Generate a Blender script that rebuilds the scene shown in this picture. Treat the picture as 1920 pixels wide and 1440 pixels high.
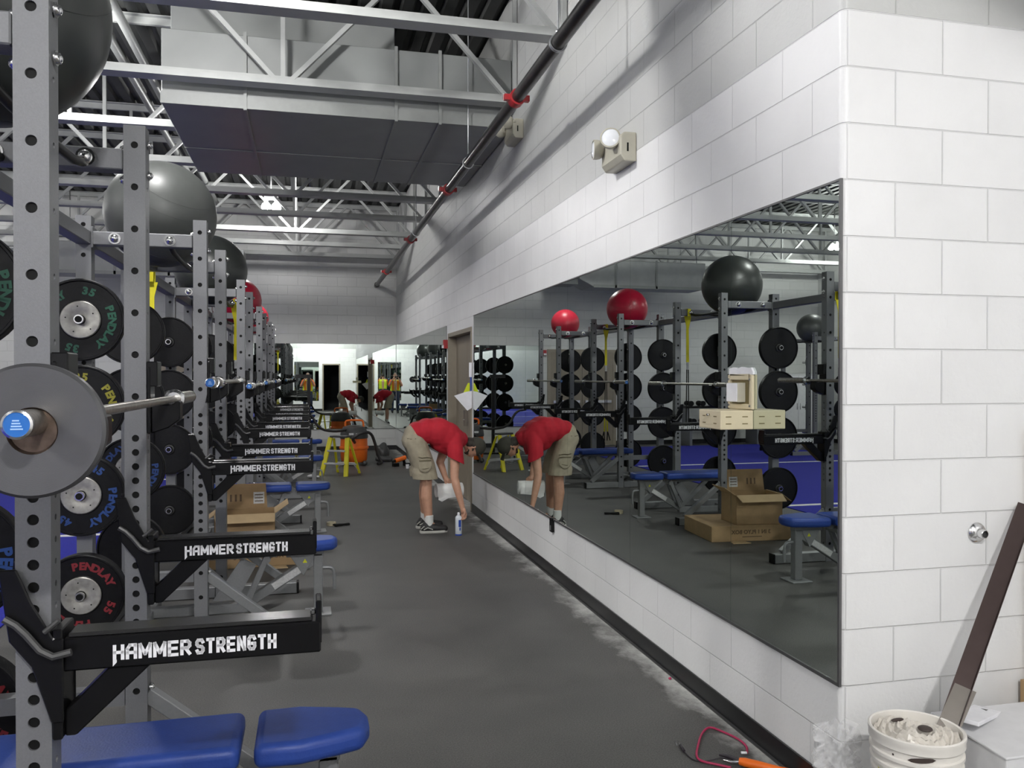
import bpy, bmesh, math, random
from mathutils import Vector, Matrix
random.seed(7)
PI = math.pi
S = bpy.context.scene
COL = S.collection
for o in list(bpy.data.objects): bpy.data.objects.remove(o)

# ---------------------------------------------------------------- camera, world, exposure
cam_d = bpy.data.cameras.new('camera'); cam = bpy.data.objects.new('camera', cam_d); COL.objects.link(cam)
CAMZ = 1.57
cam.location = (0, 0, CAMZ)
cam.rotation_euler = (math.radians(90 - 0.48), 0, math.radians(-13.88))
cam_d.sensor_width = 36; cam_d.lens = 1550/1920*36; cam_d.clip_start = 0.02; cam_d.clip_end = 200
S.camera = cam
W = bpy.data.worlds.new('world'); S.world = W; W.use_nodes = True
W.node_tree.nodes['Background'].inputs[0].default_value = (0.5, 0.5, 0.5, 1)
W.node_tree.nodes['Background'].inputs[1].default_value = 0.05
vs = S.view_settings
vs.view_transform = 'Standard'; vs.look = 'None'; vs.gamma = 1; vs.use_curve_mapping = False
vs.exposure = 0.42
LAMP_L = 265.0          # radiance of the lamp globes
# twin lamp positions (x, y, z)
LAMPS = [(-0.57, 14.0, 4.33), (-1.0, 4.6, 4.43), (-2.3, 8.0, 4.35), (0.5, -1.7, 3.92), (-4.6, 0.5, 4.35),  # last lamp on this line is unseen, added to brighten the low mirror wall
         (-6.7, 5.0, 4.35), (-6.7, 10.5, 4.35), (-4.2, -2.4, 4.35), (-7.2, 15.5, 4.35)]

LAMP_K = [1.2, 2.2, 1, 3.2, 2.0, .9, .9, 1.6, .9]     # lamps behind the camera burn brighter
WX = 1.866      # plane of the mirror wall
RY = 2.6        # plane of the return wall
FY = 18.0       # far wall
BY = -3.5       # back wall
LX = -8.5       # left wall
RX = 2.76       # side wall right of the camera
HZ = 5.15       # roof deck height

# ---------------------------------------------------------------- materials
def nmat(name, col=(.5, .5, .5), rough=.5, metal=0.0, noise=0.0, nscale=20, bump=0.0, bscale=60, emit=None, coat=0, trans=0, spec=None, alpha=1):
    m = bpy.data.materials.new(name); m.use_nodes = True
    nt = m.node_tree; b = nt.nodes['Principled BSDF']
    b.inputs['Base Color'].default_value = (*col, 1); b.inputs['Roughness'].default_value = rough
    b.inputs['Metallic'].default_value = metal
    if coat: b.inputs['Coat Weight'].default_value = coat
    if trans: b.inputs['Transmission Weight'].default_value = trans
    if spec is not None: b.inputs['Specular IOR Level'].default_value = spec
    if alpha < 1: b.inputs['Alpha'].default_value = alpha
    if emit:
        b.inputs['Emission Color'].default_value = (*emit[0], 1); b.inputs['Emission Strength'].default_value = emit[1]
    tc = nt.nodes.new('ShaderNodeTexCoord')
    if noise or True:
        n = nt.nodes.new('ShaderNodeTexNoise'); n.inputs['Scale'].default_value = nscale; n.inputs['Detail'].default_value = 4
        nt.links.new(tc.outputs['Object'], n.inputs['Vector'])
        r = nt.nodes.new('ShaderNodeValToRGB')
        k = noise if noise else .04
        r.color_ramp.elements[0].position = .3; r.color_ramp.elements[1].position = .7
        r.color_ramp.elements[0].color = (*[max(0, c*(1-k)) for c in col], 1)
        r.color_ramp.elements[1].color = (*[min(1, c*(1+k)) for c in col], 1)
        nt.links.new(n.outputs['Fac'], r.inputs['Fac']); nt.links.new(r.outputs['Color'], b.inputs['Base Color'])
    if bump:
        n2 = nt.nodes.new('ShaderNodeTexNoise'); n2.inputs['Scale'].default_value = bscale; n2.inputs['Detail'].default_value = 3
        nt.links.new(tc.outputs['Object'], n2.inputs['Vector'])
        bp = nt.nodes.new('ShaderNodeBump'); bp.inputs['Strength'].default_value = bump; bp.inputs['Distance'].default_value = .01
        nt.links.new(n2.outputs['Fac'], bp.inputs['Height']); nt.links.new(bp.outputs['Normal'], b.inputs['Normal'])
    return m

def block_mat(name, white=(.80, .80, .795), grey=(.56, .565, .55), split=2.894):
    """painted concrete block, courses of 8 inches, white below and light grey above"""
    m = bpy.data.materials.new(name); m.use_nodes = True
    nt = m.node_tree; N = nt.nodes; L = nt.links; b = N['Principled BSDF']; b.inputs['Roughness'].default_value = .42
    g = N.new('ShaderNodeNewGeometry'); sp = N.new('ShaderNodeSeparateXYZ'); L.new(g.outputs['Position'], sp.inputs[0])
    u = N.new('ShaderNodeMath'); u.operation = 'SUBTRACT'; L.new(sp.outputs['X'], u.inputs[0]); L.new(sp.outputs['Y'], u.inputs[1])
    ua = N.new('ShaderNodeMath'); ua.operation = 'ADD'; L.new(u.outputs[0], ua.inputs[0]); ua.inputs[1].default_value = 100*.4064 - (2.07-RY) + .004 + .2032 - .018
    za = N.new('ShaderNodeMath'); za.operation = 'ADD'; L.new(sp.outputs['Z'], za.inputs[0]); za.inputs[1].default_value = 20*.2032 - .456 + .004
    cb = N.new('ShaderNodeCombineXYZ'); L.new(ua.outputs[0], cb.inputs[0]); L.new(za.outputs[0], cb.inputs[1])
    br = N.new('ShaderNodeTexBrick'); br.offset = .5; br.squash = 1
    br.inputs['Scale'].default_value = 1; br.inputs['Brick Width'].default_value = .4064; br.inputs['Row Height'].default_value = .2032
    br.inputs['Mortar Size'].default_value = .0034; br.inputs['Mortar Smooth'].default_value = .6; br.inputs['Bias'].default_value = 0
    br.inputs['Color1'].default_value = (1, 1, 1, 1); br.inputs['Color2'].default_value = (.965, .965, .965, 1); br.inputs['Mortar'].default_value = (.89, .89, .89, 1)
    L.new(cb.outputs[0], br.inputs['Vector'])
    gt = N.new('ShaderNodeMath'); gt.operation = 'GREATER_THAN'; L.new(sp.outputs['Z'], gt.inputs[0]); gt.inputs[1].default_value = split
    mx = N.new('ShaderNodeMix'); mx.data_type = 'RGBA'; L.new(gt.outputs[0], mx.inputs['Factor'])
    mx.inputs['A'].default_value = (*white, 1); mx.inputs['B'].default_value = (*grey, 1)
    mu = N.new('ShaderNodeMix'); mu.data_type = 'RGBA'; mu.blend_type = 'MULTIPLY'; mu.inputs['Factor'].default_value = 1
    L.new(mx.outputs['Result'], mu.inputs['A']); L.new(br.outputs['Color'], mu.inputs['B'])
    n3 = N.new('ShaderNodeTexNoise'); n3.inputs['Scale'].default_value = 2.2; n3.inputs['Detail'].default_value = 5; L.new(g.outputs['Position'], n3.inputs['Vector'])
    rr = N.new('ShaderNodeValToRGB'); rr.color_ramp.elements[0].position = .25; rr.color_ramp.elements[0].color = (.93, .93, .93, 1); rr.color_ramp.elements[1].position = .6
    L.new(n3.outputs['Fac'], rr.inputs['Fac'])
    m2 = N.new('ShaderNodeMix'); m2.data_type = 'RGBA'; m2.blend_type = 'MULTIPLY'; m2.inputs['Factor'].default_value = 1
    L.new(mu.outputs['Result'], m2.inputs['A']); L.new(rr.outputs['Color'], m2.inputs['B'])
    L.new(m2.outputs['Result'], b.inputs['Base Color'])
    n1 = N.new('ShaderNodeTexNoise'); n1.inputs['Scale'].default_value = 55; n1.inputs['Detail'].default_value = 5; L.new(g.outputs['Position'], n1.inputs['Vector'])
    iv = N.new('ShaderNodeMath'); iv.operation = 'MULTIPLY_ADD'; L.new(br.outputs['Fac'], iv.inputs[0]); iv.inputs[1].default_value = -1.0; 
    ns = N.new('ShaderNodeMath'); ns.operation = 'MULTIPLY'; L.new(n1.outputs['Fac'], ns.inputs[0]); ns.inputs[1].default_value = .35
    L.new(ns.outputs[0], iv.inputs[2])
    bp = N.new('ShaderNodeBump'); bp.inputs['Strength'].default_value = .75; bp.inputs['Distance'].default_value = .006
    L.new(iv.outputs[0], bp.inputs['Height']); L.new(bp.outputs['Normal'], b.inputs['Normal'])
    return m

def floor_mat():
    m = bpy.data.materials.new('rubber_floor'); m.use_nodes = True
    nt = m.node_tree; N = nt.nodes; L = nt.links; b = N['Principled BSDF']; b.inputs['Roughness'].default_value = .55
    g = N.new('ShaderNodeNewGeometry')
    n = N.new('ShaderNodeTexNoise'); n.inputs['Scale'].default_value = 160; n.inputs['Detail'].default_value = 2; L.new(g.outputs['Position'], n.inputs['Vector'])
    r = N.new('ShaderNodeValToRGB'); r.color_ramp.elements[0].position = .35; r.color_ramp.elements[0].color = (.050, .049, .047, 1)
    r.color_ramp.elements[1].position = .72; r.color_ramp.elements[1].color = (.105, .102, .098, 1); L.new(n.outputs['Fac'], r.inputs['Fac'])
    n2 = N.new('ShaderNodeTexNoise'); n2.inputs['Scale'].default_value = 1.3; n2.inputs['Detail'].default_value = 6; L.new(g.outputs['Position'], n2.inputs['Vector'])
    r2 = N.new('ShaderNodeValToRGB'); r2.color_ramp.elements[0].position = .3; r2.color_ramp.elements[0].color = (.8, .8, .8, 1); r2.color_ramp.elements[1].position = .75; r2.color_ramp.elements[1].color = (1.25, 1.25, 1.22, 1)
    L.new(n2.outputs['Fac'], r2.inputs['Fac'])
    mu = N.new('ShaderNodeMix'); mu.data_type = 'RGBA'; mu.blend_type = 'MULTIPLY'; mu.inputs['Factor'].default_value = 1
    L.new(r.outputs['Color'], mu.inputs['A']); L.new(r2.outputs['Color'], mu.inputs['B'])
    # white drywall dust lying along the wall, in separate patches
    sp = N.new('ShaderNodeSeparateXYZ'); L.new(g.outputs['Position'], sp.inputs[0])
    mr = N.new('ShaderNodeMapRange'); L.new(sp.outputs['X'], mr.inputs['Value']); mr.inputs['From Min'].default_value = 1.42; mr.inputs['From Max'].default_value = 1.84
    n4 = N.new('ShaderNodeTexNoise'); n4.inputs['Scale'].default_value = 3.2; n4.inputs['Detail'].default_value = 6; n4.inputs['Roughness'].default_value = .7
    mp = N.new('ShaderNodeMapping'); mp.inputs['Scale'].default_value = (.8, .55, 1); mp.inputs['Location'].default_value = (0, .35, 0)
    L.new(g.outputs['Position'], mp.inputs['Vector']); L.new(mp.outputs[0], n4.inputs['Vector'])
    md = N.new('ShaderNodeMath'); md.operation = 'MULTIPLY'; L.new(mr.outputs[0], md.inputs[0]); L.new(n4.outputs['Fac'], md.inputs[1])
    mr2 = N.new('ShaderNodeMapRange'); L.new(md.outputs[0], mr2.inputs['Value']); mr2.inputs['From Min'].default_value = .34; mr2.inputs['From Max'].default_value = .56; mr2.inputs['To Max'].default_value = 1.0
    m3 = N.new('ShaderNodeMix'); m3.data_type = 'RGBA'; L.new(mr2.outputs[0], m3.inputs['Factor']); L.new(mu.outputs['Result'], m3.inputs['A']); m3.inputs['B'].default_value = (.50, .50, .48, 1)
    # fine specks and scuffs
    v = N.new('ShaderNodeTexNoise'); v.inputs['Scale'].default_value = 26; v.inputs['Detail'].default_value = 8; v.inputs['Roughness'].default_value = .8; L.new(g.outputs['Position'], v.inputs['Vector'])
    mr3 = N.new('ShaderNodeMapRange'); L.new(v.outputs['Fac'], mr3.inputs['Value']); mr3.inputs['From Min'].default_value = .70; mr3.inputs['From Max'].default_value = .82; mr3.inputs['To Max'].default_value = .35
    m4 = N.new('ShaderNodeMix'); m4.data_type = 'RGBA'; L.new(mr3.outputs[0], m4.inputs['Factor']); L.new(m3.outputs['Result'], m4.inputs['A']); m4.inputs['B'].default_value = (.3, .3, .29, 1)
    L.new(m4.outputs['Result'], b.inputs['Base Color'])
    bp = N.new('ShaderNodeBump'); bp.inputs['Strength'].default_value = .35; bp.inputs['Distance'].default_value = .004; L.new(n.outputs['Fac'], bp.inputs['Height']); L.new(bp.outputs['Normal'], b.inputs['Normal'])
    return m

def disc_mat(name):
    m = nmat(name, (.13, .13, .135), .42, .8)
    nt = m.node_tree; N = nt.nodes; L = nt.links; b = N['Principled BSDF']
    tc = N.new('ShaderNodeTexCoord')
    w = N.new('ShaderNodeTexWave'); w.wave_type = 'RINGS'; w.rings_direction = 'Y'; w.inputs['Scale'].default_value = 140; w.inputs['Distortion'].default_value = 5; w.inputs['Detail'].default_value = 3
    L.new(tc.outputs['Object'], w.inputs['Vector'])
    bp = N.new('ShaderNodeBump'); bp.inputs['Strength'].default_value = .10; bp.inputs['Distance'].default_value = .001
    L.new(w.outputs['Fac'], bp.inputs['Height']); L.new(bp.outputs['Normal'], b.inputs['Normal'])
    return m

M = {}
M['block'] = block_mat('painted_block')
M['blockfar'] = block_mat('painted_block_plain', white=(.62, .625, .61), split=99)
M['floor'] = floor_mat()
M['turf'] = nmat('blue_turf', (.012, .016, .33), .85, noise=.25, nscale=90, bump=.5, bscale=300)
M['line'] = nmat('white_turf_line', (.75, .75, .75), .8, noise=.1)
M['deck'] = nmat('steel_deck', (.045, .047, .045), .6, noise=.15, nscale=4)
M['joist'] = nmat('painted_joist', (.37, .38, .37), .45, noise=.06, nscale=8)
M['duct'] = nmat('painted_duct', (.25, .26, .255), .42, noise=.06, nscale=3)
M['hanger'] = nmat('duct_seam', (.26, .27, .26), .45)
M['base'] = nmat('black_vinyl_base', (.006, .006, .007), .35, noise=.2, nscale=14)
M['mirror'] = nmat('mirror_silver', (.64, .695, .66), .0, 1.0)
for n_ in [n for n in M['mirror'].node_tree.nodes if n.type in ('TEX_NOISE', 'VALTORGB')]: M['mirror'].node_tree.nodes.remove(n_)
M['medge'] = nmat('mirror_edge', (.04, .06, .05), .25)
M['chan'] = nmat('mirror_channel', (.16, .16, .16), .35, .7)
M['steel'] = nmat('grey_powder_coat', (.175, .178, .186), .42, .25, noise=.05, nscale=200, bump=.08, bscale=400)
M['steel_l'] = nmat('silver_powder_coat', (.24, .245, .25), .40, .3, noise=.05, nscale=100)
M['black'] = nmat('black_powder_coat', (.004, .004, .0045), .32, spec=.3)
M['blackm'] = nmat('matt_black', (.005, .005, .005), .6, spec=.2)
M['uhmw'] = nmat('worn_black_top', (.03, .03, .03), .22, .3)
M['chrome'] = nmat('chrome', (.72, .72, .72), .18, 1)
M['barsteel'] = nmat('bar_steel', (.42, .39, .35), .32, .9, noise=.25, nscale=60)
M['rusty'] = nmat('rusty_sleeve', (.13, .095, .075), .45, .8, noise=.4, nscale=40)
M['capblue'] = nmat('blue_end_cap', (.015, .13, .45), .35)
M['capprint'] = nmat('cap_print', (.35, .55, .85), .4)
M['disc'] = disc_mat('brushed_steel_disc')
M['rubber'] = nmat('bumper_rubber', (.0035, .0035, .004), .46, spec=.25, noise=.3, nscale=30, bump=.1, bscale=80)
M['hub'] = nmat('plate_hub', (.36, .35, .32), .45, .6, noise=.2, nscale=30)
M['white'] = nmat('white_lettering', (.78, .78, .80), .4)
M['pgreen'] = nmat('green_lettering', (.008, .09, .05), .5)
M['pyellow'] = nmat('yellow_lettering', (.26, .24, .015), .5)
M['pblue'] = nmat('blue_lettering', (.012, .05, .20), .5)
M['pred'] = nmat('red_lettering', (.20, .012, .018), .5)
M['pblack'] = nmat('dark_lettering', (.03, .03, .03), .4)
M['vinyl'] = nmat('blue_vinyl', (.024, .058, .27), .42, spec=.3, noise=.06, nscale=30, bump=.08, bscale=150)
M['ballblack'] = nmat('black_ball_vinyl', (.026, .029, .027), .36)
M['ballgrey'] = nmat('grey_ball_vinyl', (.062, .066, .063), .42)
M['ballred'] = nmat('red_ball_vinyl', (.40, .010, .035), .33)
M['ballpink'] = nmat('light_red_ball_vinyl', (.62, .03, .06), .36)
M['strap'] = nmat('yellow_strap', (.68, .60, .01), .6)
M['card'] = nmat('cardboard', (.37, .245, .125), .75, noise=.08, nscale=12)
M['cardl'] = nmat('cardboard_inside', (.50, .36, .20), .75, noise=.06, nscale=12)
M['cardprint'] = nmat('box_print', (.12, .075, .04), .7)
M['label'] = nmat('paper_label', (.62, .62, .62), .6, noise=.15, nscale=90)
M['tan'] = nmat('tan_door_paint', (.24, .205, .155), .45)
M['tanframe'] = nmat('tan_frame_paint', (.27, .235, .18), .42)
M['cream'] = nmat('cream_plastic', (.66, .58, .40), .42)
M['creamd'] = nmat('slot_dark', (.20, .16, .07), .7)
M['beige'] = nmat('beige_plastic', (.46, .44, .36), .4)
M['lens'] = nmat('clear_lens', (.85, .87, .9), .12, coat=.5)
M['paper'] = nmat('white_paper', (.80, .80, .83), .6)
M['pipe'] = nmat('black_iron_pipe', (.035, .033, .032), .28, .5, noise=.4, nscale=12)
M['redpaint'] = nmat('red_clamp', (.36, .015, .02), .4)
M['galv'] = nmat('galvanised', (.38, .39, .40), .35, .8)
M['bulb'] = nmat('lamp_globe', (1, 1, 1), .4, emit=((1.0, .985, .95), LAMP_L))
M['lampbody'] = nmat('lamp_housing', (.45, .45, .45), .4, .3)
M['skin'] = nmat('skin', (.50, .27, .18), .5, noise=.08, nscale=25)
M['shirt'] = nmat('red_shirt', (.42, .008, .022), .85, noise=.08, nscale=18, bump=.25, bscale=18)
M['khaki'] = nmat('khaki_cloth', (.34, .30, .22), .9, noise=.12, nscale=14, bump=.6, bscale=16)
M['khakid'] = nmat('khaki_seam', (.12, .10, .06), .9)
M['hair'] = nmat('dark_hair', (.030, .024, .018), .7, noise=.3, nscale=60, bump=.4, bscale=120)
M['capcloth'] = nmat('cap_cloth', (.040, .038, .028), .85)
M['sock'] = nmat('white_sock', (.72, .72, .70), .9)
M['shoe'] = nmat('black_shoe', (.014, .013, .014), .5)
M['sole'] = nmat('shoe_sole', (.50, .49, .45), .6)
M['canw'] = nmat('can_white', (.72, .76, .82), .25, .1)
M['canb'] = nmat('can_blue', (.02, .07, .42), .3)
M['towel'] = nmat('paper_towel', (.85, .85, .84), .9)
M['ladder'] = nmat('yellow_fibreglass', (.62, .56, .01), .45)
M['alu'] = nmat('aluminium', (.58, .58, .58), .35, .6)
M['orange'] = nmat('orange_plastic', (.80, .15, .01), .4)
M['dgrey'] = nmat('dark_grey_plastic', (.045, .045, .045), .4)
M['pail'] = nmat('white_pail', (.74, .71, .66), .35, noise=.04, nscale=10)
M['stain'] = nmat('dried_stain', (.05, .035, .03), .6)
M['pailin'] = nmat('dusty_plastic_bag', (.62, .58, .52), .30, noise=.12, nscale=14, bump=.5, bscale=22)
M['bag'] = nmat('clear_plastic', (.95, .95, .96), .10, bump=1, bscale=45, alpha=.22)
M['bronze'] = nmat('slotted_strip', (.13, .095, .09), .30, .75)  # brown base colour has the strip's reddish reflection painted in
M['bronzel'] = nmat('slotted_strip_light', (.33, .30, .27), .3, .8)
M['wbox'] = nmat('white_carton', (.66, .66, .67), .6, noise=.04)
M['logo'] = nmat('blue_logo', (.03, .09, .42), .5)
M['pinkcord'] = nmat('pink_rubber_cord', (.38, .02, .08), .5)
M['cordblack'] = nmat('black_cord', (.02, .015, .02), .5)
M['vest'] = nmat('hivis_yellow', (.60, .70, .02), .8)
M['vesto'] = nmat('hivis_orange', (.75, .14, .01), .8)
M['denim'] = nmat('dark_denim', (.03, .04, .08), .9)
M['darkroom'] = nmat('dark_room', (.01, .01, .012), .9)
M['yellowlabel'] = nmat('warning_yellow', (.7, .7, .02), .5)
M['redlabel'] = nmat('warning_red', (.6, .05, .02), .5)
M['hose'] = nmat('black_hose', (.02, .018, .018), .45)

# ---------------------------------------------------------------- mesh helpers
class MB:
    def __init__(s): s.v = []; s.f = []; s.mi = []; s.sm = []; s.mats = []
    def mat(s, m):
        m = M[m] if isinstance(m, str) else m
        if m not in s.mats: s.mats.append(m)
        return s.mats.index(m)
    def add(s, vs_, fs, m=None, smooth=False, T=None):
        o = len(s.v); i = s.mat(m) if m is not None else 0
        for v in vs_:
            v = Vector(v); s.v.append(tuple(T @ v if T else v))
        for f in fs:
            s.f.append(tuple(o+k for k in f)); s.mi.append(i); s.sm.append(smooth)
    def box(s, a, b, m=None, T=None):
        x0, x1 = sorted((a[0], b[0])); y0, y1 = sorted((a[1], b[1])); z0, z1 = sorted((a[2], b[2]))
        vv = [(x0, y0, z0), (x1, y0, z0), (x1, y1, z0), (x0, y1, z0), (x0, y0, z1), (x1, y0, z1), (x1, y1, z1), (x0, y1, z1)]
        s.add(vv, [(0, 3, 2, 1), (4, 5, 6, 7), (0, 1, 5, 4), (1, 2, 6, 5), (2, 3, 7, 6), (3, 0, 4, 7)], m, False, T)
    def cyl(s, p, q, r, m=None, n=16, r2=None, caps=True, T=None, smooth=True):
        p = Vector(p); q = Vector(q); d = q-p; r2 = r if r2 is None else r2
        R = d.to_track_quat('Z', 'Y').to_matrix()
        ring = [R @ Vector((math.cos(2*PI*k/n), math.sin(2*PI*k/n), 0)) for k in range(n)]
        vv = [p+r*c for c in ring]+[q+r2*c for c in ring]
        s.add(vv, [(k, (k+1) % n, n+(k+1) % n, n+k) for k in range(n)], m, smooth, T)
        if caps:
            s.add([p+r*c for c in ring], [tuple(reversed(range(n)))], m, False, T)
            s.add([q+r2*c for c in ring], [tuple(range(n))], m, False, T)
    def tube(s, pts, r, m=None, n=10, T=None, smooth_path=0):
        pts = [Vector(p) for p in pts]
        for _ in range(smooth_path):
            np_ = [pts[0]]
            for a, b in zip(pts[:-1], pts[1:]): np_ += [a*.75+b*.25, a*.25+b*.75]
            pts = np_+[pts[-1]]
        rings = []; up = None
        for i, p in enumerate(pts):
            d = ((pts[min(i+1, len(pts)-1)]-pts[max(i-1, 0)])).normalized()
            if up is None:
                up = Vector((0, 0, 1)) if abs(d.z) < .9 else Vector((1, 0, 0))
            sd = d.cross(up)
            if sd.length < 1e-4: sd = d.cross(Vector((0, 1, 0)))
            sd.normalize(); up = sd.cross(d).normalized()
            rr = r[i] if isinstance(r, (list, tuple)) else r
            rings.append([p+rr*(math.cos(2*PI*k/n)*sd+math.sin(2*PI*k/n)*up) for k in range(n)])
        vv = [v for g in rings for v in g]; ff = []
        for i in range(len(pts)-1):
            for k in range(n): ff.append((i*n+k, i*n+(k+1) % n, (i+1)*n+(k+1) % n, (i+1)*n+k))
        s.add(vv, ff, m, True, T)
        s.add(rings[0], [tuple(reversed(range(n)))], m, False, T); s.add(rings[-1], [tuple(range(n))], m, False, T)
    def lathe(s, prof, m=None, n=32, T=None, flat=False):
        """prof: (radius, height) pairs around local z"""
        vv = []; ff = []
        for r, z in prof:
            for k in range(n): vv.append((r*math.cos(2*PI*k/n), r*math.sin(2*PI*k/n), z))
        for i in range(len(prof)-1):
            for k in range(n): ff.append((i*n+k, i*n+(k+1) % n, (i+1)*n+(k+1) % n, (i+1)*n+k))
        s.add(vv, ff, m, not flat, T)
    def disc(s, r, z, m=None, n=32, T=None):
        s.add([(r*math.cos(2*PI*k/n), r*math.sin(2*PI*k/n), z) for k in range(n)], [tuple(range(n))], m, False, T)
    def sphere(s, c, r, m=None, nu=24, nv=14, sc=(1, 1, 1), R=None, T=None):
        c = Vector(c); vv = []; ff = []
        for i in range(nv+1):
            t = PI*i/nv
            for k in range(nu):
                p = Vector((sc[0]*r*math.sin(t)*math.cos(2*PI*k/nu), sc[1]*r*math.sin(t)*math.sin(2*PI*k/nu), sc[2]*r*math.cos(t)))
                vv.append(c+(R @ p if R else p))
        for i in range(nv):
            for k in range(nu):
                a, b_, c_, d = i*nu+k, i*nu+(k+1) % nu, (i+1)*nu+(k+1) % nu, (i+1)*nu+k
                ff.append((a, d, c_, b_))
        s.add(vv, ff, m, True, T)
    def prism(s, poly, a, b, m=None, axis='y', T=None):
        """extrude a 2D polygon between a and b along the axis; poly is (x,z) for y, (y,z) for x, (x,y) for z"""
        def P(p, t): return (p[0], t, p[1]) if axis == 'y' else ((t, p[0], p[1]) if axis == 'x' else (p[0], p[1], t))
        n = len(poly); vv = [P(p, a) for p in poly]+[P(p, b) for p in poly]
        ff = [(k, (k+1) % n, n+(k+1) % n, n+k) for k in range(n)]+[tuple(reversed(range(n))), tuple(range(n, 2*n))]
        s.add(vv, ff, m, False, T)
    def build(s, name, parent=None, mat=None, bev=0, seg=2, autosm=False):
        me = bpy.data.meshes.new(name); me.from_pydata(s.v, [], s.f)
        if not s.mats and mat is None: mat = 'steel'
        if mat is not None and not s.mats: s.mats = [M[mat] if isinstance(mat, str) else mat]
        for m in s.mats: me.materials.append(m)
        for p, i, sm in zip(me.polygons, s.mi, s.sm): p.material_index = i; p.use_smooth = sm
        bm = bmesh.new(); bm.from_mesh(me)
        bmesh.ops.remove_doubles(bm, verts=bm.verts, dist=1e-6)
        bmesh.ops.recalc_face_normals(bm, faces=bm.faces)
        for e in bm.edges:
            if len(e.link_faces) == 2 and e.calc_face_angle(0) > .62: e.smooth = False
        bm.to_mesh(me); bm.free()
        o = bpy.data.objects.new(name, me); COL.objects.link(o)
        if parent: o.parent = parent
        if bev:
            b = o.modifiers.new('bevel', 'BEVEL'); b.width = bev; b.segments = seg; b.limit_method = 'ANGLE'; b.angle_limit = math.radians(40)
            for p in me.polygons: p.use_smooth = seg > 2 or p.use_smooth
        return o

def tag(o, label=None, cat=None, group=None, kind=None):
    if label: o['label'] = label
    if cat: o['category'] = cat
    if group: o['group'] = group
    if kind: o['kind'] = kind
    return o
def thing(name, label, cat, loc=(0, 0, 0), rz=0, group=None):
    o = bpy.data.objects.new(name, None); COL.objects.link(o); o.location = loc; o.rotation_euler = (0, 0, rz); o.empty_display_size = .1
    return tag(o, label, cat, group)
def struct(o, label=None): return tag(o, label, None, None, 'structure')
def dup(o, parent=None, **kw):
    c = o.copy(); COL.objects.link(c)
    if parent: c.parent = parent
    for ch in [k for k in o.children]: dup(ch, c)
    return c

_tc = {}
def text_geo(txt, size=1.0, bold=0.0, xs=1.0, ext=.0):
    key = (txt, size, bold, xs, ext)
    if key in _tc: return _tc[key]
    cu = bpy.data.curves.new('t', 'FONT'); cu.body = txt; cu.size = size; cu.offset = bold; cu.extrude = ext; cu.resolution_u = 3
    cu.align_x = 'CENTER'; cu.align_y = 'CENTER'
    o = bpy.data.objects.new('t', cu); COL.objects.link(o)
    bpy.context.view_layer.update()
    me = bpy.data.meshes.new_from_object(o.evaluated_get(bpy.context.evaluated_depsgraph_get()))
    vv = [(v.co.x*xs, v.co.y, v.co.z) for v in me.vertices]; ff = [tuple(p.vertices) for p in me.polygons]
    bpy.data.objects.remove(o); bpy.data.curves.remove(cu); bpy.data.meshes.remove(me)
    _tc[key] = (vv, ff); return _tc[key]
def frame(origin, xdir, ydir):
    x = Vector(xdir).normalized(); y = Vector(ydir).normalized(); z = x.cross(y)
    m = Matrix((x, y, z)).transposed().to_4x4(); m.translation = Vector(origin); return m
def add_text(mb, txt, T, size, m, bold=0, xs=1, ext=.0006):
    vv, ff = text_geo(txt, size, bold, xs, ext); mb.add(vv, ff, m, False, T)

def organic(name, prims, voxel, mat, parent=None, smooth=6, cut=None):
    """blend rounded primitives into one continuous smooth surface"""
    mb = MB()
    for p in prims:
        if p[0] == 'c':
            _, a, ra, b, rb = p[:5]; a = Vector(a); b = Vector(b)
            L = (b-a).length; n = max(2, int(L/(max(.3*min(ra, rb), .004)))+1)
            for i in range(n+1):
                t = i/n; mb.sphere(a.lerp(b, t), ra+(rb-ra)*t, None, 14, 8)
        else:
            _, c, r, sc, R = p; mb.sphere(c, r, None, 24, 14, sc, R)
    if not mb.mats: mb.mats = [mat if not isinstance(mat, str) else M[mat]]
    me = bpy.data.meshes.new(name); me.from_pydata(mb.v, [], mb.f)
    o = bpy.data.objects.new(name, me); COL.objects.link(o)
    rm = o.modifiers.new('r', 'REMESH'); rm.mode = 'VOXEL'; rm.voxel_size = voxel
    sm = o.modifiers.new('s', 'SMOOTH'); sm.iterations = smooth; sm.factor = .5
    bpy.context.view_layer.update()
    me2 = bpy.data.meshes.new_from_object(o.evaluated_get(bpy.context.evaluated_depsgraph_get()))
    bpy.data.objects.remove(o); bpy.data.meshes.remove(me)
    if cut:
        bm = bmesh.new(); bm.from_mesh(me2)
        for co, no in cut:
            g = bm.verts[:]+bm.edges[:]+bm.faces[:]
            res = bmesh.ops.bisect_plane(bm, geom=g, plane_co=co, plane_no=no, clear_outer=True)
            eds = [e for e in res['geom_cut'] if isinstance(e, bmesh.types.BMEdge)]
            bmesh.ops.holes_fill(bm, edges=eds, sides=0)
        bm.to_mesh(me2); bm.free()
    me2.name = name
    me2.materials.clear(); me2.materials.append(M[mat] if isinstance(mat, str) else mat)
    for p in me2.polygons: p.use_smooth = True
    o = bpy.data.objects.new(name, me2); COL.objects.link(o)
    if parent: o.parent = parent
    return o

# ---------------------------------------------------------------- room shell
mb = MB(); mb.box((LX-.2, BY-.2, -.1), (RX+.2, FY+.2, 0), 'floor')
struct(mb.build('floor'), 'dark grey speckled rubber gym floor')
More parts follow.
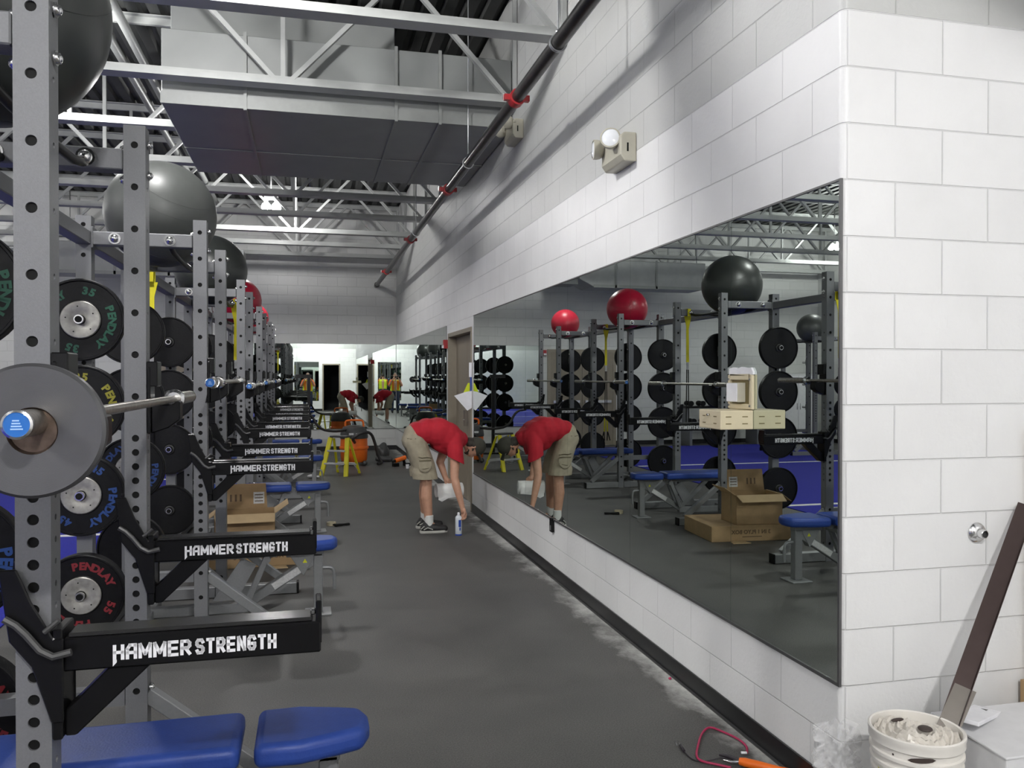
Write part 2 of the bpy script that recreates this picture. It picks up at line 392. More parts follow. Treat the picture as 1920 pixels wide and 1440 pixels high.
# blue turf strip with yard lines
mb = MB(); mb.box((-6.6, -3.3, 0.0), (-1.87, 17.3, .008), 'turf'); turf = struct(mb.build('trim_1'), 'strip of bright blue artificial turf behind the power racks')
for i, y in enumerate((-.21, 4.36, 8.93, 13.5)):
    l = MB(); l.box((-6.6, y-.05, .0085), (-1.9, y+.05, .011), 'line'); l.build('yard_line', turf)

def wall_pieces(name, boxes, label, mat='block'):
    mb = MB()
    for a, b in boxes: mb.box(a, b, mat)
    return struct(mb.build(name), label)
DY0, DY1, DZ = 9.50, 11.16, 2.16      # door opening in the mirror wall
# right wall mass with rounded corner
mb = MB(); R_ = .028
arc = [(WX+R_-R_*math.cos(t), RY+R_-R_*math.sin(t)) for t in [PI/2*k/8 for k in range(9)]]
poly = [(WX, DY0)]+arc+[(RX+.2, RY), (RX+.2, DY0)]
n0 = len(poly)
for p in (poly,):
    n = len(p); vv = [(a, b, 0) for a, b in p]+[(a, b, HZ) for a, b in p]
    mb.add(vv, [(k, (k+1) % n, n+(k+1) % n, n+k) for k in range(n)], 'block', False)
mb.box((WX, DY0, DZ), (WX+.4, DY1, HZ), 'block')
mb.box((WX, DY1, 0), (WX+.4, FY+.2, HZ), 'block')
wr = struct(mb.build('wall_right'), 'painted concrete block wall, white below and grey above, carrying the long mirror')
wall_pieces('wall_far', [((LX-.2, FY, 0), (WX+.001, FY+.2, HZ))], 'painted block wall at the far end of the gym', 'blockfar')
wall_pieces('wall_left', [((LX-.2, BY-.2, 0), (LX, FY+.2, HZ))], 'painted block wall on the turf side of the gym', 'blockfar')
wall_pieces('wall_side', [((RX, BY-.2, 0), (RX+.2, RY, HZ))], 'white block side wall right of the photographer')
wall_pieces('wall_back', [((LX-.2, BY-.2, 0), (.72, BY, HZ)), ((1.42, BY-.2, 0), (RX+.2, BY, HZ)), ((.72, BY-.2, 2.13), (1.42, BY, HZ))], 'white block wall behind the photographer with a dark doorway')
mb = MB()
for a, b in [((.5, BY-1.8, 0), (.52, BY-.2, 2.3)), ((1.62, BY-1.8, 0), (1.64, BY-.2, 2.3)), ((.5, BY-1.82, 0), (1.64, BY-1.8, 2.3)), ((.5, BY-1.8, 2.3), (1.64, BY-.2, 2.32)), ((.5, BY-1.8, -.02), (1.64, BY-.2, 0))]:
    mb.box(a, b, 'darkroom')
struct(mb.build('wall_closet'), 'dark room seen through the doorway behind the photographer')
# corrugated deck
mb = MB(); xs = []; x = LX-.2
while x < RX+.2:
    xs += [(x, HZ), (x+.10, HZ), (x+.125, HZ+.045), (x+.175, HZ+.045)]; x += .2
vv = [(a, BY-.2, b) for a, b in xs]+[(a, FY+.2, b) for a, b in xs]; n = len(xs)
mb.add(vv, [(k, k+1, n+k+1, n+k) for k in range(n-1)], 'deck')
mb.box((LX-.2, BY-.2, HZ+.06), (RX+.2, FY+.2, HZ+.1), 'deck')
struct(mb.build('ceiling'), 'corrugated steel roof deck')

# base boards
def base(name, a, b, lab):
    mb = MB(); mb.box(a, b, 'base'); return struct(mb.build(name, bev=.003, seg=1), lab)
base('baseboard_right', (WX-.008, RY-.0, 0), (WX, DY0, .095), 'black vinyl base along the mirror wall')
base('baseboard_right_far', (WX-.008, DY1+.08, 0), (WX, FY, .095), 'black vinyl base past the side door')
base('baseboard_return', (WX, RY-.008, 0), (RX, RY, .095), 'black vinyl base on the white block pier')
base('baseboard_far_right', (-1.55, FY-.008, 0), (WX-.01, FY, .095), 'black vinyl base under the far mirror')
base('baseboard_far_left', (LX, FY-.008, 0), (-3.2, FY, .095), 'black vinyl base left of the double door')
base('baseboard_back', (LX, BY, 0), (.66, BY+.008, .095), 'black vinyl base on the back wall')
base('baseboard_left', (LX, BY, 0), (LX+.008, FY, .095), 'black vinyl base on the turf side wall')
mb = MB(); mb.box((WX-.022, RY-.0, 0), (WX-.008, DY0, .005), 'dgrey'); struct(mb.build('trim_2'), 'thin dark edge strip between rubber floor and wall base')

# mirrors : each pane is one thing
def pane(x0, x1, y0, y1, z0, z1, label, grp, facing):
    mb = MB(); mb.box((x0, y0, z0), (x1, y1, z1), 'medge'); i = mb.mat('mirror')
    o = mb.build('wall_mirror')
    for p in o.data.polygons:
        if p.normal.dot(Vector(facing)) > .9: p.material_index = 1
    return tag(o, label, 'mirror', grp)
MZ0, MZ1 = .464, 2.276
ys = [RY+.012, 3.394, 4.60, 5.82, 7.03, 8.25, 9.38]
nm = ['nearest mirror pane at the white corner, carrying the cream electrical box', 'second mirror pane from the corner, between the first two seams', 'third mirror pane from the corner on the block wall',
      'fourth mirror pane from the corner, reflecting the red ball', 'fifth mirror pane, beside the bending person', 'sixth mirror pane, the one touching the tan door frame']
for i in range(6):
    pane(WX-.006, WX-.0005, ys[i]+.0012, ys[i+1]-.0012, MZ0, MZ1, nm[i], 'mirror panes on the block wall', (-1, 0, 0))
ys2 = [11.30, 12.5, 13.72, 14.94, 16.16, 17.38, 17.985]
n2 = ['first', 'second', 'third', 'fourth', 'fifth', 'last narrow']
for i in range(6):
    pane(WX-.006, WX-.0005, ys2[i]+.001, ys2[i+1]-.001, MZ0, MZ1, f'{n2[i]} mirror pane past the tan side door', 'mirror panes past the side door', (-1, 0, 0))
xsf = [-1.42, -.22, 1.0, WX-.01]
for i in range(3):
    pane(xsf[i]+.001, xsf[i+1]-.001, FY-.006, FY-.0005, MZ0, MZ1, f'{["left", "middle", "right"][i]} mirror pane on the far wall', 'mirror panes on the far wall', (0, -1, 0))
pane(-.6, .5, BY+.0005, BY+.006, MZ0, MZ1, 'mirror pane on the wall behind the photographer', None, (0, 1, 0))
def channel(a, b, lab):
    mb = MB(); mb.box(a, b, 'chan'); struct(mb.build(lab[0]), lab[1])
channel((WX-.011, RY+.01, MZ0-.012), (WX, 9.39, MZ0), ('trim_3', 'metal channel under the long mirror'))
channel((WX-.010, RY+.01, MZ1), (WX, 9.39, MZ1+.008), ('trim_4', 'metal channel on top of the long mirror'))
channel((WX-.011, 11.29, MZ0-.012), (WX, FY-.012, MZ0), ('trim_5', 'metal channel under the mirror past the door'))
channel((-1.43, FY-.011, MZ0-.012), (WX-.02, FY, MZ0), ('trim_6', 'metal channel under the far mirror'))
channel((WX-.010, RY+.0, MZ0-.012), (WX, RY+.0105, MZ1+.008), ('trim_7', 'dark edge of the mirror at the wall corner'))

# ---------------------------------------------------------------- doors
def door_x(name, y0, y1, z1, lab):
    """door in the mirror wall: frame, recessed leaves"""
    mb = MB()
    mb.box((WX-.012, y0, 0), (WX+.16, y0+.05, z1), 'tanframe'); mb.box((WX-.012, y1-.05, 0), (WX+.16, y1, z1), 'tanframe'); mb.box((WX-.012, y0+.05, z1-.05), (WX+.16, y1-.05, z1), 'tanframe')
    fr = mb.build(name); struct(fr, lab)
    ym = (y0+y1)/2
    for a, b in ((y0+.053, ym-.003), (ym+.003, y1-.053)):
        d = MB(); d.box((WX+.10, a, .008), (WX+.145, b, z1-.053), 'tan'); lf = d.build('door_leaf', fr, bev=.002, seg=1)
    h = MB(); h.box((WX+.05, ym-.06, .95), (WX+.10, ym-.03, 1.15), 'chrome'); h.cyl((WX+.04, ym-.05, 1.03), (WX+.04, ym-.17, 1.03), .01, 'chrome'); h.build('door_handle', fr)
    k = MB(); k.box((WX+.145, y0, 0), (WX+.16, y1, z1), 'darkroom'); k.build('door_backing', fr)
    return fr
door_x('door_1', DY0, DY1, DZ, 'tan painted metal side door in a deep recess between the mirrors')
mb = MB(); mb.box((-3.2, FY-.03, 0), (-3.13, FY, 2.2), 'tanframe'); mb.box((-1.62, FY-.03, 0), (-1.55, FY, 2.2), 'tanframe'); mb.box((-3.13, FY-.03, 2.13), (-1.62, FY, 2.2), 'tanframe')
fr = struct(mb.build('door_2'), 'tan double door in the far wall')
for a, b in ((-3.13, -2.38), (-2.37, -1.62)):
    d = MB(); d.box((a, FY-.022, .01), (b, FY-.001, 2.13), 'tan'); d.build('door_leaf', fr)
    d = MB(); d.box((a+.06, FY-.07, .98), (b-.06, FY-.022, 1.04), 'chrome'); d.build('push_bar', fr)
mb = MB(); mb.box((.66, BY-.1, 0), (.72, BY+.02, 2.13), 'tanframe'); mb.box((1.42, BY-.1, 0), (1.48, BY+.02, 2.13), 'tanframe'); mb.box((.66, BY-.1, 2.13), (1.48, BY+.02, 2.19), 'tanframe')
struct(mb.build('door_3'), 'tan frame around the dark doorway behind the photographer')

# papers taped to the side door
p = thing('paper_notice', 'loose white sheets taped to the tan side door, curling out', 'paper', (0, 9.50, 0))
def sheet(pts, m, name, par):
    mb = MB(); n = len(pts); a = [Vector(q) for q in pts]; c = Vector((.0015, 0, 0))
    mb.add([q for q in a]+[q+c for q in a], [tuple(range(n)), tuple(reversed(range(n, 2*n)))]+[(k, (k+1) % n, n+(k+1) % n, n+k) for k in range(n)], m); return mb.build(name, par)
sheet([(1.66, .04, 1.352), (1.79, .0, 1.396), (1.858, -.02, 1.41), (1.858, -.02, 1.21), (1.81, .0, 1.178)], 'paper', 'lower_sheet', p)
sheet([(1.83, .0, 1.57), (1.858, -.02, 1.57), (1.858, -.02, 1.74), (1.83, .0, 1.74)], 'paper', 'upper_sheet', p)
sheet([(1.845, .01, 1.40), (1.858, -.01, 1.40), (1.858, -.01, 1.57), (1.845, .01, 1.57)], 'logo', 'blue_strip', p)
sheet([(1.77, .03, 1.39), (1.838, .01, 1.39), (1.838, .01, 1.50), (1.82, .02, 1.50)], 'vest', 'yellow_sheet', p)

# ---------------------------------------------------------------- joists
def joist(y, x0, x1, label, name='roof_joist'):
    zb = 4.05; zt = HZ-.01
    t = thing(name, label, 'roof truss', ((x0+x1)/2, y, zb), 0, 'white open-web roof joists')
    ox = (x0+x1)/2
    bc = MB()
    bc.box((x0-ox, -.075, 0), (x1-ox, .075, .010), 'joist'); bc.box((x0-ox, -.022, .010), (x1-ox, -.012, .085), 'joist'); bc.box((x0-ox, .012, .010), (x1-ox, .022, .085), 'joist')
    bc.box((x0-ox, -.075, .01), (x1-ox, -.068, .045), 'joist')
    bc.build('bottom_chord', t)
    tc = MB(); tc.box((x0-ox, -.075, zt-zb-.01), (x1-ox, .075, zt-zb), 'joist'); tc.box((x0-ox, -.02, zt-zb-.08), (x1-ox, .02, zt-zb-.01), 'joist'); tc.build('top_chord', t)
    nodes = [k for k in [-.2+2.04*j for j in range(-6, 4)] if x0-1 < k < x1+1]
    for nx in nodes:
        for dx in (-1, 1):
            xa, xb = nx, nx+dx*1.02
            if min(xa, xb) < x0 or max(xa, xb) > x1:
                continue
            w = MB(); a = Vector((xa-ox+dx*.05, 0, .04)); b = Vector((xb-ox-dx*.03, 0, zt-zb-.05))
            d = (b-a); L = d.length; T = frame((a+b)/2, d, (0, 1, 0))
            w.box((-L/2, -.025, -.019), (L/2, .025, .019), 'joist', T); w.build('web_diagonal', t)
        if x0 < nx < x1:
            w = MB(); w.box((nx-ox-.018, -.018, .03), (nx-ox+.018, .018, zt-zb-.05), 'joist'); w.build('web_post', t)
    return t
jl = {-2.9: 'behind the photographer', -1.4: 'above the photographer', .1: 'straight above the camera', 1.5: 'over the front of the nearest rack', 2.95: 'over the nearest rack', 4.4: 'over the gap after the nearest rack', 5.85: 'brightly lit at the picture top, before the duct', 7.35: 'passing right in front of the big duct',
      8.85: 'ending at the left side of the big duct', 10.28: 'first behind the big duct', 11.75: 'second behind the big duct', 13.2: 'third behind the duct, in front of the twin lamp', 14.7: 'brightly lit just past the twin lamp', 16.1: 'last but one before the far wall', 17.5: 'closest to the far wall'}
for y, l in jl.items():
    joist(y, LX, (-1.26 if abs(y-8.85) < .1 else (WX if y > RY else RX)), f'white open-web roof joist, {l}')

# ---------------------------------------------------------------- ducts
def duct(name, x0, x1, y0, y1, z0, z1, label, seams, cross=()):
    t = thing(name, label, 'air duct', ((x0+x1)/2, (y0+y1)/2, z0)); ox, oy = (x0+x1)/2, (y0+y1)/2
    mb = MB(); mb.box((x0-ox, -.70, z1-z0), (.82-ox, 1.15, z1-z0+.56), 'duct'); mb.build('upper_section', t, bev=.006, seg=1)
    mb = MB(); mb.box((x0-ox, y0-oy, 0), (x1-ox, y1-oy, z1-z0), 'duct'); mb.build('duct_body', t, bev=.006, seg=1)
    f = MB(); f.box((x0-ox-.004, y0-oy-.02, .0), (x1-ox, y0-oy-.002, .10), 'hanger'); f.build('bottom_flange', t)
    for xx in seams:
        s_ = MB(); s_.box((xx-ox-.014, y0-oy-.028, -.012), (xx-ox+.014, y0-oy-.002, z1-z0+.02), 'hanger'); s_.box((xx-ox-.014, y0-oy-.02, -.014), (xx-ox+.014, y1-oy, -.001), 'hanger'); s_.build('seam', t)
    for yy in cross:
        s_ = MB(); s_.box((x0-ox, yy-oy-.008, -.010), (x1-ox, yy-oy+.008, -.001), 'hanger'); s_.build('cross_seam', t)
    return t
duct('air_duct', -1.2, WX-.01, 7.53, 9.95, 3.89, 4.53, 'large grey-white rectangular air duct hung across the aisle under the roof', (-.52, .78, 1.18), (8.9,))
t = thing('air_duct', 'pale duct with slanted ends near the far wall, seen in the long mirror', 'air duct', (-3.05, 16.4, 3.42))
mb = MB(); mb.prism([(-1.4, 0), (1.1, 0), (1.4, .15), (1.4, .4), (1.1, .55), (-1.4, .55)], -.4, .4, 'joist'); mb.build('duct_body', t, bev=.01, seg=1)
mb = MB(); mb.box((-1.4, -.42, -.02), (1.1, -.4, .04), 'hanger'); mb.box((-.3, -.42, -.03), (-.26, -.4, .57), 'hanger'); mb.box((.6, -.42, -.03), (.64, -.4, .57), 'hanger'); mb.build('flange', t)
mb = MB(); mb.box((1.4, -.3, .05), (1.9, .3, .5), 'duct'); mb.build('side_branch', t)
for x in (-1.2, .9):
    for y in (-.38, .38):
        mb = MB(); mb.cyl((x, y, .5), (x, y, HZ-3.42), .008, 'galv', 8); mb.build('hanger_rod', t)

# sprinkler pipe
t = thing('sprinkler_pipe', 'black iron sprinkler pipe running along the mirror wall below the roof', 'pipe', (1.43, 8, 3.53))
mb = MB(); mb.cyl((0, -8.5, 0), (0, 9.7, 0), .044, 'pipe', 20); mb.build('pipe_run', t)
mb = MB(); mb.sphere((0, 9.7, 0), .058, 'pipe'); mb.tube([(0, 9.7, 0), (0, 9.98, 0)], .044, 'pipe'); mb.build('end_elbow', t)
for yy in (-2.35, .57, 3.8, 7.5):
    mb = MB(); mb.cyl((0, yy-.045, 0), (0, yy+.045, 0), .057, 'redpaint', 20); mb.box((-.09, yy-.02, -.02), (.09, yy+.02, .02), 'redpaint'); mb.cyl((-.1, yy, -.02), (-.1, yy, .03), .008, 'chrome', 8); mb.build('red_coupling', t)
for yy in (-3.34, -.54, 3.2):
    mb = MB(); mb.lathe([(.047, -.012), (.054, -.012), (.054, .012), (.047, .012), (.047, -.012)], 'galv', 24, Matrix.Translation((0, yy, 0)) @ Matrix.Rotation(PI/2, 4, 'X')); mb.cyl((0, yy, .05), (0, yy, 1.55), .006, 'galv', 8); mb.sphere((0, yy, .066), .016, 'galv', 10, 6); mb.build('hanger_ring', t)
for k, xx in enumerate((-1.86, -1.66)):
    mb = MB(); mb.cyl((0, -6, 0), (0, 9, 0), .042, 'hanger', 16); o = mb.build('roof_pipe'); o.location = (xx, 8.0, 4.86); tag(o, f'pale painted pipe under the roof, {["left", "right"][k]} one of the pair left of the duct', 'pipe', 'pale pipes under the roof')
# ---------------------------------------------------------------- lamps
lampl = ['twin globe lamp shining above the far end of the aisle', 'twin globe lamp over the nearest rack', 'twin globe lamp over the turf beside the second rack', 'twin globe lamp behind the photographer near the side wall', 'unseen twin globe lamp added over the turf to brighten the low mirror wall',
         'twin globe lamp above the turf, middle of the left row', 'twin globe lamp above the turf, far in the left row', 'twin globe lamp in the corner by the back wall', 'twin globe lamp in the far turf corner']
for (x, y, z), l, lk in zip(LAMPS, lampl, LAMP_K):
    gm = nmat('lamp_globe_%d' % int(lk*10), (1, 1, 1), .4, emit=((1.0, .99, .98), LAMP_L*lk))
    t = thing('ceiling_lamp', l, 'lamp', (x, y, z), 0, 'twin globe lamps')
    mb = MB(); mb.cyl((0, 0, .13), (0, 0, HZ-z), .012, 'lampbody', 10); mb.box((-.11, -.03, .12), (.11, .03, .17), 'lampbody'); mb.build('stem', t)
    for s in (-1, 1):
        mb = MB(); mb.cyl((s*.078, 0, .06), (s*.078, 0, .125), .03, 'lampbody', 14); so = mb.build('lamp_socket', t)
        mb = MB(); mb.sphere((s*.078, 0, 0), .0755, gm, 20, 12); mb.build('globe', t)

# ---------------------------------------------------------------- power racks
RW = .57      # half spacing of uprights along y
def perf_face(mb, w, cells, origin, xd, zr, m, r=.0125):
    """vertical face of width w with round holes; cells = list of z centres"""
    T = frame(origin, xd, (0, 0, 1)); n = 16; hw = w/2; prev = zr[0]
    def rect(z0, z1):
        if z1-z0 > 1e-5: mb.add([(-hw, z0, 0), (hw, z0, 0), (hw, z1, 0), (-hw, z1, 0)], [(0, 1, 2, 3)], m, False, T)
    ch = .0254
    for z in sorted(cells):
        rect(prev, z-ch); prev = z+ch
        vv = []
        for k in range(n):
            a = 2*PI*(k+.5)/n; c, s_ = math.cos(a), math.sin(a); q = max(abs(c)/hw, abs(s_)/ch); vv.append((c/q, z+s_/q, 0))
        cor = []
        for k in range(n): a = 2*PI*(k+.5)/n; vv.append((r*math.cos(a), z+r*math.sin(a), 0))
        for k in range(n): a = 2*PI*(k+.5)/n; vv.append((r*math.cos(a), z+r*math.sin(a), -.006))
        ff = [(k, (k+1) % n, n+(k+1) % n, n+k) for k in range(n)]+[(n+k, n+(k+1) % n, 2*n+(k+1) % n, 2*n+k) for k in range(n)]
        # corners of the cell
        b0 = len(vv); vv += [(hw, z-ch, 0), (hw, z+ch, 0), (-hw, z+ch, 0), (-hw, z-ch, 0)]
        def around(sx, sy):
            best = []
            for k in range(n):
                p, q = vv[k], vv[(k+1) % n]
                if abs(p[0]-q[0]) > 1e-6 and abs(p[1]-q[1]) > 1e-6 and (p[0]+q[0])*sx > 0 and ((p[1]+q[1])/2-z)*sy > 0: best.append(k)
            return best
        for ci, (sx, sy) in enumerate([(1, -1), (1, 1), (-1, 1), (-1, -1)]):
            for k in around(sx, sy): ff.append((k, b0+ci, (k+1) % n))
        mb.add(vv, ff, m, False, T)
        mb.add([(r*math.cos(2*PI*k/n), z+r*math.sin(2*PI*k/n), -.0062) for k in range(n)], [tuple(range(n))], 'blackm', False, T)
    rect(prev, zr[1])
HOLES = [.15, .30, .44]+[.69+.0508*k for k in range(14)]+[1.50, 1.65, 1.80, 1.95, 2.10, 2.25, 2.40]
def upright_mb(h=2.47, w=.073, holes=HOLES, r=.0125):
    mb = MB(); a = w/2
    perf_face(mb, w, holes, (0, -a, 0), (1, 0, 0), (0, h), 'steel', r)
    perf_face(mb, w, holes, (0, a, 0), (-1, 0, 0), (0, h), 'steel', r)
    perf_face(mb, w, holes, (a, 0, 0), (0, 1, 0), (0, h), 'steel', r*.6)
    perf_face(mb, w, holes, (-a, 0, 0), (0, -1, 0), (0, h), 'steel', r*.6)
    mb.add([(-a, -a, h), (a, -a, h), (a, a, h), (-a, a, h)], [(0, 1, 2, 3)], 'steel'); mb.add([(-a, -a, 0), (a, -a, 0), (a, a, 0), (-a, a, 0)], [(3, 2, 1, 0)], 'steel')
    return mb
def bolt_mb(p, d, r=.016):
    mb = MB(); p = Vector(p); d = Vector(d).normalized()
    mb.cyl(p, p+d*.004, r*1.35, 'chrome', 14); mb.sphere(p+d*.004, r, 'chrome', 12, 8); mb.cyl(p, p+d*.012, r*.95, 'chrome', 6, smooth=False)
    return mb
def rail(mb, a, b, w=.075, m='steel'):
    """square tube between a and b (axis aligned)"""
    a = Vector(a); b = Vector(b); h = w/2; d = b-a
    ax = max(range(3), key=lambda i: abs(d[i])); lo = [min(a[i], b[i])-h for i in range(3)]; hi = [max(a[i], b[i])+h for i in range(3)]
    lo[ax] += h; hi[ax] -= h; mb.box(lo, hi, m)
FXR, RXR = .30, -.31    # front / rear upright x in the rack frame (rack empty at x=-.90)
HZS = [.37, .92, 1.41, 1.885]
def make_rack(link):
    t = thing('power_rack', 'x', 'power rack', (0, 0, 0))
    up = upright_mb().build('front_upright', t); up.location = (FXR, -RW, 0)
    c = up.copy(); COL.objects.link(c); c.location = (FXR, RW, 0)
    rp = upright_mb(2.47, .08, [.15, .30, .55, .70, 1.15, 1.25, 1.65, 2.1, 2.25, 2.42]).build('rear_upright', t); rp.location = (RXR, -RW, 0)
    c = rp.copy(); COL.objects.link(c); c.location = (RXR, RW, 0)
    for s in (-1, 1):
        b = MB(); rail(b, (RXR+.04, s*RW, 2.347), (FXR-.04, s*RW, 2.347)); b.box((RXR+.04, s*RW-.05, 2.29), (RXR+.05, s*RW+.05, 2.41), 'steel'); b.build('top_crossbeam', t, bev=.004, seg=1)
        for (x, d) in ((RXR+.16, -1), (FXR-.16, -1), (RXR+.16, 1), (FXR-.16, 1)): bolt_mb((x, s*RW+d*.0375, 2.347), (0, d, 0), .024).build('bolt', t)
        b = MB(); rail(b, (RXR+.04, s*RW, .42), (FXR-.04, s*RW, .42), .06); b.build('lower_crossbeam', t)
        b = MB(); b.box((RXR-.05, s*RW-.038, .004), (FXR-.04, s*RW+.038, .08), 'steel'); b.box((FXR+.04, s*RW-.038, .004), (.82, s*RW+.038, .08), 'steel_l'); b.box((.82, s*RW-.04, .002), (.835, s*RW+.04, .084), 'black'); b.build('base_foot', t, bev=.003, seg=1)
        b = MB(); a = Vector((FXR+.03, s*RW, .42)); q = Vector((.74, s*RW, .09)); T = frame((a+q)/2, q-a, (0, 1, 0)); L = (q-a).length
        b.box((-L/2, -.025, -.025), (L/2, .025, .025), 'steel_l', T); b.build('foot_brace', t, bev=.003, seg=1)
        for d in (-1, 1):
            for (x, z) in ((FXR, .44), ): pass
        for z in (.44, 2.30, 2.41):
            bolt_mb((FXR+.04, s*RW, z), (1, 0, 0), .013).build('bolt', t); bolt_mb((FXR-.04, s*RW+.0, z-.02), (-1, 0, 0), .013).build('bolt', t)
        for z in HZS:
            h = MB(); he = .15 if s < 0 else .20; h.cyl((RXR, s*(RW+.037), z), (RXR, s*(RW+he), z), .0245, 'chrome', 18); h.cyl((RXR, s*(RW+he), z), (RXR, s*(RW+he+.004), z), .018, 'blackm', 14); h.box((RXR-.045, s*(RW+.04), z-.06), (RXR+.045, s*(RW+.046), z+.06), 'steel'); h.build('storage_horn', t)
            bolt_mb((RXR+.04, s*RW, z+.12), (1, 0, 0), .013).build('bolt', t)
    b = MB(); rail(b, (RXR, -RW+.04, 2.347), (RXR, RW-.04, 2.347)); b.build('rear_top_beam', t, bev=.004, seg=1)
    if link:
        b = MB(); rail(b, (RXR, RW+.04, 2.347), (RXR, 2.99-RW-.04, 2.347)); b.build('connecting_beam', t, bev=.004, seg=1)
    b = MB(); rail(b, (RXR, -RW+.04, .045), (RXR, RW-.04, .045), .07); b.build('rear_base_beam', t)
    for x in (.13, -.13):
        b = MB(); b.tube([(x, -RW+.03, 2.33), (x, -RW+.2, 2.30), (x, RW-.2, 2.30), (x, RW-.03, 2.33)], .0165, 'black', 14, smooth_path=1); b.build('pull_up_bar', t)
    return t
RYC = [2.665, 5.65, 8.63, 11.62, 14.61]
ORD = ['nearest', 'second', 'third', 'fourth', 'farthest']
racks = []
proto = make_rack(True)
for i, y in enumerate(RYC):
    r = proto if i == 0 else (dup(proto) if i < 4 else make_rack(False))
    r.location = (-.90, y, 0); racks.append(r)
    r['label'] = f'grey steel power rack, {["nearest to the camera", "second from the camera, charcoal ball on top", "third from the camera, black ball on top", "fourth from the camera, dark red ball on top", "farthest in the aisle, light red ball on top"][i]}'
    r['group'] = 'power racks in a row along the aisle'
# a rack across the turf
r = dup(racks[4]); r.location = (-6.45, 15.2, 0); r['label'] = 'grey power rack across the turf, grey ball on top'; del r['group']

# ---------------------------------------------------------------- bumper plates
def plate_parts(R, th, hub_r, lett, words, rot, num):
    """plate around local y axis, letters on the -y face"""
    T = Matrix.Rotation(PI/2, 4, 'X')     # local z -> -y
    mb = MB()
    mb.lathe([(.026, th/2-.004), (hub_r, th/2-.004), (hub_r+.004, th/2-.010), (R*.93, th/2-.010), (R*.95, th/2), (R-.004, th/2), (R, th/2-.004), (R, -th/2+.004), (R-.004, -th/2), (R*.95, -th/2), (R*.93, -th/2+.01), (hub_r, -th/2+.004), (.026, -th/2+.004), (.026, th/2-.004)], 'rubber', 48, T)
    hb = MB(); hb.lathe([(.027, th/2-.002), (.034, th/2+.002), (hub_r-.006, th/2+.001), (hub_r, th/2-.006)], 'hub' if num else 'pblack', 36, T)
    if num:
        for k in range(5):
            a = 2*PI*k/5+.4; hb.cyl((hub_r*.7*math.cos(a), -th/2-.0005, hub_r*.7*math.sin(a)), (hub_r*.7*math.cos(a), -th/2-.003, hub_r*.7*math.sin(a)), .004, 'blackm', 8)
    le = []
    if lett:
        rr = (hub_r+R*.93)/2+.002
        def arc(txt, a0, size, step):
            le.append(MB())
            for k, chx in enumerate(txt):
                a = a0-(k-(len(txt)-1)/2)*step
                if chx == ' ': continue
                # letter tops point outwards, read clockwise seen from -y
                o = Vector((rr*math.cos(a), -(th/2-.0092), rr*math.sin(a)))
                up = Vector((math.cos(a), 0, math.sin(a))); xd = Vector((math.sin(a), 0, -math.cos(a)))
                add_text(le[-1], chx, frame(o, xd, up), size, lett, .003*size/.06, 1.05)
        for w, a0 in ((words, rot), (words, rot+PI)): arc(w, a0, .056, .225)
        for a0 in (rot+PI/2, rot-PI/2): arc(num, a0, .056, .23)
    return mb, hb, le
def make_plate(R, th, hub_r, lett=None, words='', rot=0, num=None):
    t = thing('bumper_plate', 'x', 'weight plate')
    a, b, c = plate_parts(R, th, hub_r, lett, words, rot, num)
    a.build('rubber_disc', t); b.build('hub', t)
    for q in c: q.build('lettering', t)
    return t
COLS = {'green': ('pgreen', '35', -.35, .225), 'yellow': ('pyellow', '35', -.1, .225), 'blue': ('pblue', '45', -.55, .225), 'red': ('pred', '55', 1.0, .225)}
first = {}
for k, (m, num, rot, R) in COLS.items():
    first[k] = make_plate(R, .055 if k != 'red' else .075, .105, m, 'PENDLAY', rot, num)
first['black'] = make_plate(.225, .055, .045)
first['blacksmall'] = make_plate(.19, .05, .045)
used = set()
LEVEL = ['lowest', 'second up', 'third up', 'topmost']
def put_plate(kind, x, y, z, label, group, rz=0):
    o = first[kind] if kind not in used else dup(first[kind]); used.add(kind)
    o.location = (x, y, z); o.rotation_euler = (0, rz, 0); o['label'] = label; o['group'] = group
for i, yc in enumerate(RYC):
    for s in (-1, 1):
        side = 'near' if s < 0 else 'far'
        for li, z in enumerate(HZS):
            if i in (0, 1): kind = ['red', 'blue', 'yellow', 'green'][li]
            else: kind = 'black'
            if i == 1 and s > 0: kind = ['black', 'blue', 'black', 'black'][li]
            col = kind if kind != 'blacksmall' else 'black'
            lett = f'{kind}-lettered black plate' if kind in COLS else 'plain black plate'
            put_plate(kind, -.90+RXR, yc+s*(RW+.0475+.04), z, f'{lett}, {LEVEL[li]} on the {side} pegs of the {ORD[i]} rack', 'bumper plates on the rack pegs', random.uniform(-.1, .1) if kind in COLS else 0)
            if (li+i) % 2 == 0 or s > 0:
                kk = 'blacksmall' if (li % 2) else 'black'
                # further plate outside for far sides, hidden size order kept: smaller ones outside
                put_plate('blacksmall' if s > 0 else kk, -.90+RXR, yc+s*(RW+.0475+.105) if s > 0 else yc-(RW+.0475+.04)+.0+.0 - (.075 if False else 0) if False else yc+s*(RW+.0475+.105), z,
                          f'black outer plate, {LEVEL[li]} on the {side} pegs of the {ORD[i]} rack', 'outer plates on the rack pegs') if s > 0 else None
for li in (1, 2):
    put_plate('black', -6.45+RXR, 15.2-(RW+.09), HZS[li], f'black plate, {["", "lower", "upper"][li]} of two on the rack across the turf', 'plates across the turf')

